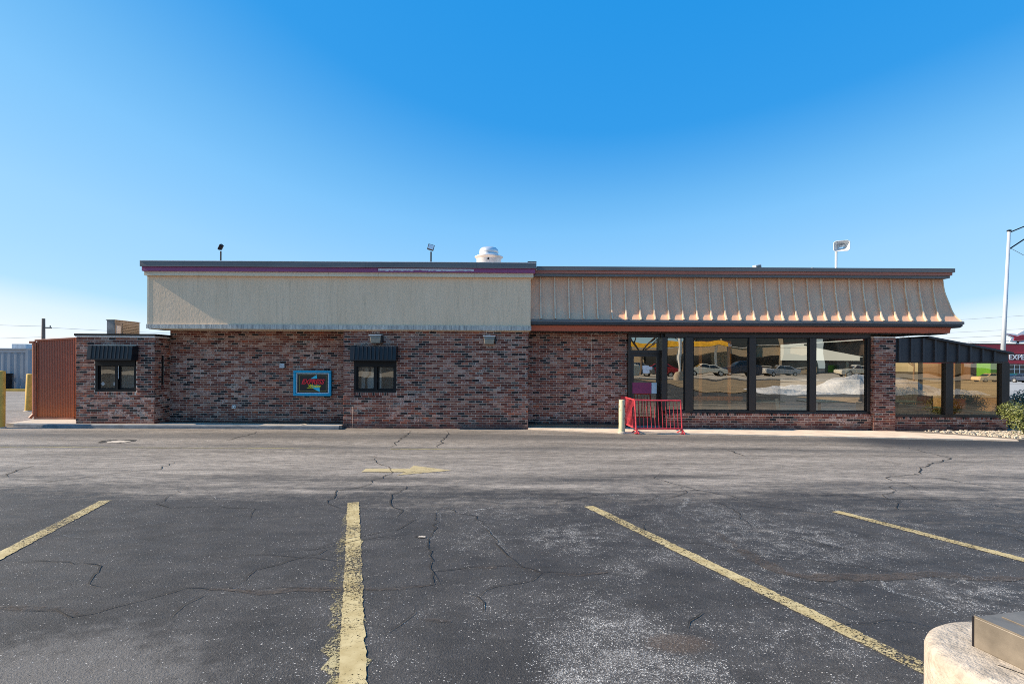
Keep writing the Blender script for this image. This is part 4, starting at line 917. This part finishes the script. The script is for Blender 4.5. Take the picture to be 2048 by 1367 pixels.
# ------------------------------------------------------------------ plants
def bush(name, label, cat, x, y, z, rx, rz_, n, m, size, stem='bark', seed=0, group=None, elong=1.25):
    r2 = random.Random(seed); t_ = thing(name, label, cat, (x, y, z), group); mb = MB()
    lumps = [(r2.uniform(-.5, .5) * rx, r2.uniform(-.5, .5) * rx, (r2.uniform(.35, .75)) * rz_, r2.uniform(.45, .62)) for _ in range(9)]
    for i in range(n):
        c = lumps[i % 9]; d = Vector((r2.gauss(0, 1), r2.gauss(0, 1), r2.gauss(0, 1))).normalized() * (r2.random() ** .35) * c[3]
        p = Vector((c[0] + d.x * rx, c[1] + d.y * rx, max(.02, c[2] + d.z * rz_ * .6)))
        nrm = (d.normalized() + Vector((r2.uniform(-.7, .7), r2.uniform(-.7, .7), r2.uniform(-.2, .9)))).normalized(); u = nrm.orthogonal().normalized(); u = Matrix.Rotation(r2.uniform(0, 6.28), 3, nrm) @ u; v = nrm.cross(u); s_ = size * r2.uniform(.6, 1.3)
        mb.quad(p - u * s_ * elong, p - v * s_ * .5, p + u * s_ * elong, p + v * s_ * .5)
    mb.build('foliage', m, t_); sb = MB()
    for q in range(5):
        a = q * 1.26; sb.tube([(0, 0, -.02), (math.cos(a) * rx * .2, math.sin(a) * rx * .2, rz_ * .35), (math.cos(a) * rx * .45, math.sin(a) * rx * .45, rz_ * .65)], [.03, .02, .008], 5)
    sb.build('stem', stem, t_); return t_
bush('shrub', 'yellow green boxwood shrub at the corner of the sunroom', 'shrub', 13.75, -1.0, -.03, .66, .98, 4200, 'leaf', .022, seed=1)
bush('shrub', 'dull purple grey bare shrub behind the boxwood', 'shrub', 15.3, 1.2, -.05, .55, .95, 2600, 'twig', .022, seed=2, elong=2.2)
bush('shrub', 'rounded dark green shrub beyond the boxwood', 'shrub', 17.5, 3.2, -.1, .8, 1.15, 2600, 'leaf2', .035, seed=3)
bush('shrub', 'dark clipped shrub seen through the corner sunroom window', 'shrub', 15.7, 3.4, -.1, .62, 1.15, 2600, 'leaf2', .03, seed=4)
bush('shrub', 'low spreading shrub below the clipped one outside the sunroom', 'shrub', 15.5, 1.9, -.1, .5, .55, 1500, 'leaf2', .028, seed=5)
bush('dry_grass_clump', 'tan dry grass clump seen through the left sunroom window', 'grass clump', 17.5, 9.0, -.15, 1.1, 1.1, 2200, leaf_mat('dry_blade', (.26, .17, .08), (.42, .31, .18)), .04, seed=6, elong=3)
def gravel():
    r2 = random.Random(4); mb = MB()
    for _ in range(1900):
        t = r2.random(); x = 11.9 + 3.7 * t ** .7; y = r2.uniform(-1.35, .2)
        if y < .15 - (x - 11.9) * 1.1: continue
        s_ = r2.uniform(.012, .036); c = Vector((x, y, zg(x, y) + .035 + s_ * .3)); vs_ = [c + Vector((r2.uniform(.6, 1.1) * a * s_, r2.uniform(.6, 1.1) * b * s_, r2.uniform(.5, .9) * d * s_)) for a in (-1, 1) for b in (-1, 1) for d in (-1, 1)]
        i = len(mb.v); mb.v += [tuple(q) for q in vs_]; mb.f += [tuple(i + k for k in q) for q in ((0, 1, 3, 2), (4, 6, 7, 5), (0, 4, 5, 1), (2, 3, 7, 6), (0, 2, 6, 4), (1, 5, 7, 3))]
    return tag(mb.build('gravel', 'rock'), 'pale stone gravel strip below the sunroom', kind='stuff')
gravel()
slab('planting_bed', [(11.06, .45), (11.06, .1), (12.1, -.6), (13.0, -1.5), (15.6, -1.6), (16.5, 0), (17.8, 5), (14.4, 5.5), (14.4, .45)], lambda x, y: zg(x, y) + .03, -.4, mat('bed_soil', (.22, .18, .14), .95, 0, .4, 5, bscale=30, bstr=.6, bdist=.02), 'stony planting bed round the sunroom')
def sheet(name, x0, x1, y0, y1, m, label, dz):
    mb = MB(); nx_, ny_ = 6, 14
    mb.v = [(x0 + (x1 - x0) * i / nx_, y0 + (y1 - y0) * j / ny_, zg(x0 + (x1 - x0) * i / nx_, y0 + (y1 - y0) * j / ny_) + dz) for j in range(ny_ + 1) for i in range(nx_ + 1)]
    mb.f = [(j * (nx_ + 1) + i, j * (nx_ + 1) + i + 1, (j + 1) * (nx_ + 1) + i + 1, (j + 1) * (nx_ + 1) + i) for j in range(ny_) for i in range(nx_)]
    return tag(mb.build(name, m), label, kind='structure')
sheet('road', 24, 180, 20, 60, 'asph_far', 'pale road beyond the shrubs', .03)
sheet('verge', 17.9, 40, 5.5, 19.5, 'mulch', 'dry tan grass verge beside the sunroom', .035)
sheet('lot_beyond', 40, 190, 62, 88, 'asph_far', 'pale parking lot before the red shop', .03)

# ------------------------------------------------------------------ right background
lp = thing('light_pole', 'tall white tapered light pole with arms beyond the sunroom', 'light pole', (21.75, 9, -.1))
MB().tube([(0, 0, 0), (.36, 0, 7.95)], [.105, .06], 12).build('pole', 'polegrey', lp, True); MB().tube([(.36, 0, 7.9), (1.2, 0, 8.25), (3.5, 0, 8.8)], .028, 6).build('arm', 'dark_metal', lp); MB().tube([(.34, 0, 7.15), (1.2, 0, 7.72), (3.5, 0, 8.6)], .03, 6).build('arm', 'dark_metal', lp)
B('cap', 'dark_metal', lp, .30, .42, -.06, .06, 7.95, 8.02); B('base_plate', 'dark_metal', lp, -.2, .2, -.2, .2, 0, .05)
for k, (z0_, z1_, r_) in enumerate(((5.0, 6.5, .012), (4.15, 5.1, .012), (3.75, 4.5, .014), (3.35, 3.95, .02))):
    wire([((20, 40, z0_), (60, 32, z1_ + 1), .25)], r_ * 1.3, ['topmost of the four wires crossing behind the light pole', 'second wire from the top behind the light pole', 'third wire from the top behind the light pole', 'thick lowest wire crossing behind the light pole'][k], 'wires on the right')
wire([((22.2, 9, 7.1), (30, 9, 2.6), -.1)], .010, 'thin guy wire slanting down from the light pole arms', 'wires on the right')
sh = thing('red_shop', 'red fronted shop with glass garage doors and an EXPERT sign', 'shop', (87, 90, -.75))
B('wall', 'shopred', sh, 0, 45, 0, 14, 4.95, 6.6); B('roof_cap', 'dark_metal', sh, -.1, 45.1, -.1, 14, 6.601, 6.8); B('sign_band', mat('shop_band', (.10, .02, .03), .6), sh, 0, 45, -.02, 14, 3.6, 4.94); B('red_stripe', 'shopred', sh, 0, 45, -.3, 14, 3.0, 3.59); B('wall', 'tanb', sh, 0, 45, .3, 14, 0, 2.99)
text('lettering', 'EXPERT', 1.35, 's_white', sh, (6.9, -.06, 3.78), ext=.03, align='LEFT', off=.02)
for q in range(8):
    gd = B('garage_door', 'carglass', sh, 2.5 + 4.6 * q, 6.6 + 4.6 * q, .2, .28, .1, 2.9)
    for a in range(4): B('rail', 'whitemetal', gd, 2.5 + 4.6 * q, 6.6 + 4.6 * q, .12, .19, .1 + .9 * a, .2 + .9 * a)
    for a in range(5): B('stile', 'whitemetal', gd, 2.5 + 4.6 * q + a, 2.6 + 4.6 * q + a, .10, .19, .1, 2.9)
em = thing('roof_emblem', 'red and white winged emblem standing on the red shop roof', 'sign', (97.5, 92, 6.05)); e_ = MB(); e_.prism([(-3, 2.2), (-1.2, 1.3), (-1.6, .5), (0, .2), (3, .6), (5, 1.6), (2.2, 1.9), (1, 2.6), (-.2, 1.9)], 0, .2); e_.build('plate', 's_white', em)
e_ = MB(); e_.prism([(-2.2, 1.95), (-.7, 1.3), (-.9, .7), (0, .5), (2.4, .85), (3.6, 1.4), (1.6, 1.5), (.9, 1.9), (-.1, 1.5)], -.1, -.02); e_.build('badge', 'shopred', em); B('post', 'whitemetal', em, -.2, .2, 0, .2, -.2, .5)
gk = thing('green_kiosk', 'bright lime green building front behind the white sedan', 'building', (86.6, 84, -.75)); B('wall', 'lime', gk, -1.2, 1.5, 0, 3, .6, 3.1); B('plinth', 'dark_metal', gk, -1.2, 1.5, .05, 3, 0, .599); B('door', mat('lime_dark', (.06, .26, .01)), gk, -.2, .6, -.03, 0, .6, 2.4); B('roof_edge', 'lime', gk, -1.3, 1.6, -.1, 3, 3.101, 3.25)
bb = thing('brown_building', 'dull brown low building behind the parked white sedan', 'building', (70, 110, -1.0)); B('wall', 'tanb', bb, -16, 16, 0, 8, 0, 3.6); B('roof', 'dark_metal', bb, -16.3, 16.3, -.3, 8.3, 3.601, 3.8); [B('window', 'carglass', bb, -14 + 5 * q, -11.5 + 5 * q, -.05, 0, 1.2, 2.8) for q in range(6)]; B('pier', 'tan', bb, 9, 10, -.2, 0, 0, 3.6); B('pier', 'tan', bb, 5, 5.6, -.2, 0, 0, 3.6)

def car(label, paint_, loc, rz, group, suv=False):
    c = thing('parked_car', label, 'car', loc, group, rz); L_, W_ = (4.6, 1.8) if not suv else (4.9, 1.95); h = .0 if not suv else .22
    side = [(-2.3, .32), (-2.28, .62 + h * .6), (-2.15, .86 + h), (-1.35, .93 + h), (1.45, .98 + h), (2.2, .95 + h), (2.3, .75 + h * .5), (2.28, .32)]
    bd = MB().prism([(x * L_ / 4.6, z) for x, z in side], -W_ / 2, W_ / 2).build('body', paint_, c); bevel(bd, .09, 3)
    cab = [(-1.05, .95 + h), (-.35, 1.38 + h * 1.5), (.95, 1.40 + h * 1.5), (1.75 + (.35 if suv else 0), .98 + h)]
    cb = MB(); n = 4; ins = [0, .2, .2, 0]; cb.v = [(x, -W_ / 2 + .07 + ins[k], z) for k, (x, z) in enumerate(cab)] + [(x, W_ / 2 - .07 - ins[k], z) for k, (x, z) in enumerate(cab)]
    cb.f = [(0, 1, 2, 3), (7, 6, 5, 4), (0, 4, 5, 1), (1, 5, 6, 2), (2, 6, 7, 3), (3, 7, 4, 0)]; bevel(cb.build('cabin', paint_, c), .06, 2)
    for sgn in (-1, 1):
        yb, yt = sgn * (W_ / 2 - .065), sgn * (W_ / 2 - .235)
        for x0, x1, x2, x3 in ((-.82, -.34, .28, .28), (.36, .36, .92, 1.40 + (.3 if suv else 0))):
            g = MB(); pts = [(x0, yb, 1.0 + h), (x1, yt, 1.32 + h * 1.4), (x2, yt, 1.33 + h * 1.4), (x3, yb, 1.01 + h)]; g.quad(*[(a, b + sgn * .012, d) for a, b, d in pts]); g.build('side_window', 'carglass', c)
    for x0, z0_, x1, z1_ in ((-1.04, .99 + h, -.38, 1.33 + h * 1.45), (1.72 + (.35 if suv else 0), 1.02 + h, 1.0, 1.35 + h * 1.45)):
        g = MB(); dx = -.018 if x0 < 0 else .018; g.quad((x0 + dx, -W_ / 2 + .16, z0_), (x1 + dx, -W_ / 2 + .30, z1_ + .01), (x1 + dx, W_ / 2 - .30, z1_ + .01), (x0 + dx, W_ / 2 - .16, z0_)); g.build('windscreen', 'carglass', c)
    for x in (-1.42, 1.38):
        for sgn in (-1, 1):
            y = sgn * (W_ / 2 - .09); wv = MB().tube([(x, y - .11, .33), (x, y + .11, .33)], .33, 18).build('wheel', 'rubber', c); MB().tube([(x, y + sgn * .112, .33), (x, y + sgn * .118, .33)], .21, 14).build('rim', 'rim', wv)
    for sgn in (-1, 1):
        B('headlight', 'headl', c, -2.31 * L_ / 4.6, -2.2, sgn * .62 - .18, sgn * .62 + .18, .62 + h, .74 + h); B('tail_light', 'tail', c, 2.2, 2.315 * L_ / 4.6, sgn * .66 - .16, sgn * .66 + .16, .72 + h, .88 + h)
    return c
G2 = 'cars parked before the red shop'
car('white sedan parked beyond the sunroom glass', 'car_white', (74.2, 71, zg(74.2, 71)), 0, G2)
car('dark green car behind the tail of the white sedan', 'car_green', (83.6, 77, zg(83.6, 77)), 0, G2)
car('dark blue car between the corner post and the silver car', 'car_blue', (77.5, 68, zg(77.5, 68)), RAD(100), G2)
car('silver car parked at the right edge before the red shop', 'car_silver', (80.8, 68, zg(80.8, 68)), RAD(8), G2)

def tree(name, label, x, y, z, h, seed, spread=.5, m='bark', depth=6, r0=.18, group=None):
    r2 = random.Random(seed); t_ = thing(name, label, 'tree', (x, y, z), group); tr, cr = MB(), MB()
    def grow(mb, p, d, ln, r, k):
        q = p + d * ln; mb.tube([p, p.lerp(q, .5) + Vector((r2.uniform(-1, 1), r2.uniform(-1, 1), 0)) * ln * .06, q], [r, r * .85, r * .66], 6 if k > 3 else 4 if k > 1 else 3, False)
        if k == 0: return
        for _ in range(3 if k < depth else 4):
            nd = (d + Vector((r2.uniform(-1, 1), r2.uniform(-1, 1), r2.uniform(-.25, .55))) * spread * 1.5).normalized(); grow(cr, q, nd, ln * r2.uniform(.58, .85), r * .6, k - 1)
    grow(tr, Vector((0, 0, 0)), Vector((.03, 0, 1)), h * .28, r0, depth); tr.build('trunk', m, t_); cr.build('crown', m, t_); return t_
tree('bare_tree', 'thin bare tree far behind the sunroom roof', 66, 76, -.7, 8.3, 3, .55, depth=5, r0=.16)
tree('bare_tree', 'faint bare tree behind the red shop', 108, 118, -1, 9.5, 5, .55, depth=5, r0=.16)
ct = thing('conifer_tree', 'dark conifer at the far left edge', 'tree', (-53.6, 40, 0)); MB().tube([(0, 0, 0), (0, 0, 5)], [.15, .04], 8).build('trunk', 'bark', ct); r2 = random.Random(8); mb = MB()
for i in range(2600):
    t = r2.random() ** .8; z = 1.0 + 4.4 * t; rr_ = (1 - t) * 1.9 * (.35 + .65 * r2.random()) + .05; a = r2.uniform(0, 6.28); p = Vector((rr_ * math.cos(a), rr_ * math.sin(a), z - rr_ * .22)); u = Vector((math.cos(a), math.sin(a), -.2)) * .14; v = Vector((-math.sin(a), math.cos(a), r2.uniform(-.5, .5))) * .035
    mb.quad(p - u, p - v, p + u, p + v)
mb.build('crown', 'conifer', ct)

# ------------------------------------------------------------------ across the lot (mirrored in the windows)
ob = thing('office_building', 'tan office block with dark window bands across the lot', 'office building', (38, -72, .4), None, RAD(24))
B('wall', 'tan', ob, -9, 9, -14, 0, 0, 10.5); B('parapet', 'tanb', ob, -9.2, 9.2, -14, .15, 10.501, 10.9)
for z_ in (1.2, 4.4, 7.6):
    for q in range(4):
        w_ = B('window', 'carglass', ob, -8.4 + 4.3 * q, -4.6 + 4.3 * q, .02, .1, z_, z_ + 1.6); B('sill', 'white', w_, -8.45 + 4.3 * q, -4.55 + 4.3 * q, .02, .22, z_ - .12, z_ - .01)
for q in range(5): B('pier', 'tan', ob, -9 + 4.3 * q, -8.5 + 4.3 * q, .0, .5, 0, 10.4)
bk = thing('brown_shop', 'dark brown shop with a white sign panel across the lot', 'shop', (57, -66, .4), None, RAD(20)); B('wall', 'tanb', bk, -8, 8, -10, 0, 0, 5.2); B('roof_band', mat('rust_band', (.22, .03, .02)), bk, -8.2, 8.2, -10, .3, 5.201, 6.2); B('sign_panel', 's_white', bk, 2, 5, .02, .2, 3.3, 4.4); B('window', 'carglass', bk, -6, 0, .02, .1, .6, 3); B('wall_patch', 'tan', bk, 1.5, 7.5, .01, .08, .3, 2.6)
gs = thing('fuel_station', 'fuel station with a yellow canopy band across the lot', 'fuel station', (24, -64, .4), None, RAD(28)); B('wall', 'tan', gs, -8, 6, -8, -4, 0, 4); B('canopy', 'white', gs, -9, 7, -3, 2, 4.0, 4.5); B('canopy_band', mat('yellow_band', (.75, .42, .02), .5), gs, -9.05, 7.05, 2.0, 2.1, 3.9, 4.6); [B('post', 'white', gs, a, a + .3, 0, .3, 0, 3.99) for a in (-7, 0, 5)]; B('window', 'carglass', gs, -6, 4, -3.99, -3.9, .8, 2.8)
G3 = 'cars across the lot mirrored in the windows'
for k, (x, y, p_, rz, suv, lb) in enumerate(((9.5, -36, 'car_white', .1, True, 'white van-like car mirrored in the second large window'), (17, -48, 'car_red', .2, False, 'red car across the lot in the mirror row'), (22, -47, 'car_white', .1, False, 'white car across the lot in the mirror row'), (27, -50, 'car_blue', 0, True, 'dark blue tall car across the lot'), (33, -52, 'car_silver', 0, False, 'silver car near the office block across the lot'), (13.5, -45, 'car_grey', .3, False, 'grey car across the lot before the fuel station'), (41, -50, 'car_white', 0, False, 'white car before the brown shop across the lot'))):
    car(lb, p_, (x, y, zg(x, y)), rz, G3, suv)
def snow(name, label, cx, cy, rx, ry, h, seed):
    r2 = random.Random(seed); mb = MB(); n1, n2 = 40, 18
    ph = [r2.uniform(0, 6) for _ in range(6)]
    for j in range(n2 + 1):
        for i in range(n1 + 1):
            u, v = i / n1 * 2 - 1, j / n2 * 2 - 1; k = max(0, 1 - abs(u) ** 3) * max(0, 1 - v * v); x, y = cx + u * rx, cy + v * ry
            b = .6 + .25 * math.sin(u * 5 + ph[0]) + .2 * math.sin(u * 11 + v * 4 + ph[1]) + .12 * math.sin(u * 23 + v * 9 + ph[2]) + r2.uniform(-.06, .06); mb.v.append((x, y, zg(x, y) - .02 + h * k * max(.1, b)))
    mb.f = [(j * (n1 + 1) + i, j * (n1 + 1) + i + 1, (j + 1) * (n1 + 1) + i + 1, (j + 1) * (n1 + 1) + i) for j in range(n2) for i in range(n1)]
    return tag(mb.build(name, 'snow', smooth=True), label, kind='stuff')
snow('snow_bank', 'dirty ploughed snow bank across the lot', 19.5, -14.5, 6.5, 1.4, 1.0, 3)
sheet('street', -200, 200, -60, -35, 'pale_street', 'pale concrete street across the lot', .02)
sheet('verge', 10.5, 46, -31, -13.6, 'mulch', 'dry verge across the lot behind the snow bank', .03)
tree('bare_tree', 'large bare tree mirrored in the glass door', 11.5, -33, .9, 6.5, 11, .55, depth=6, r0=.17)
tree('bare_tree', 'bare tree mirrored beside the wooden partition', 16.5, -37, 1, 6, 12, .55, depth=6, r0=.15)
lq = thing('light_pole', 'white light pole across the lot mirrored in the second large window', 'light pole', (12.2, -24, .8)); MB().tube([(0, 0, .5), (0, 0, 8)], [.1, .07], 10).build('pole', 'whitemetal', lq); MB().lathe([(.3, -.1), (.3, .5)], (0, 0, 0), 20).build('concrete_base', 'conc', lq); B('lamp_head', 'dark_metal', lq, -.5, .5, -.15, .15, 8, 8.15)
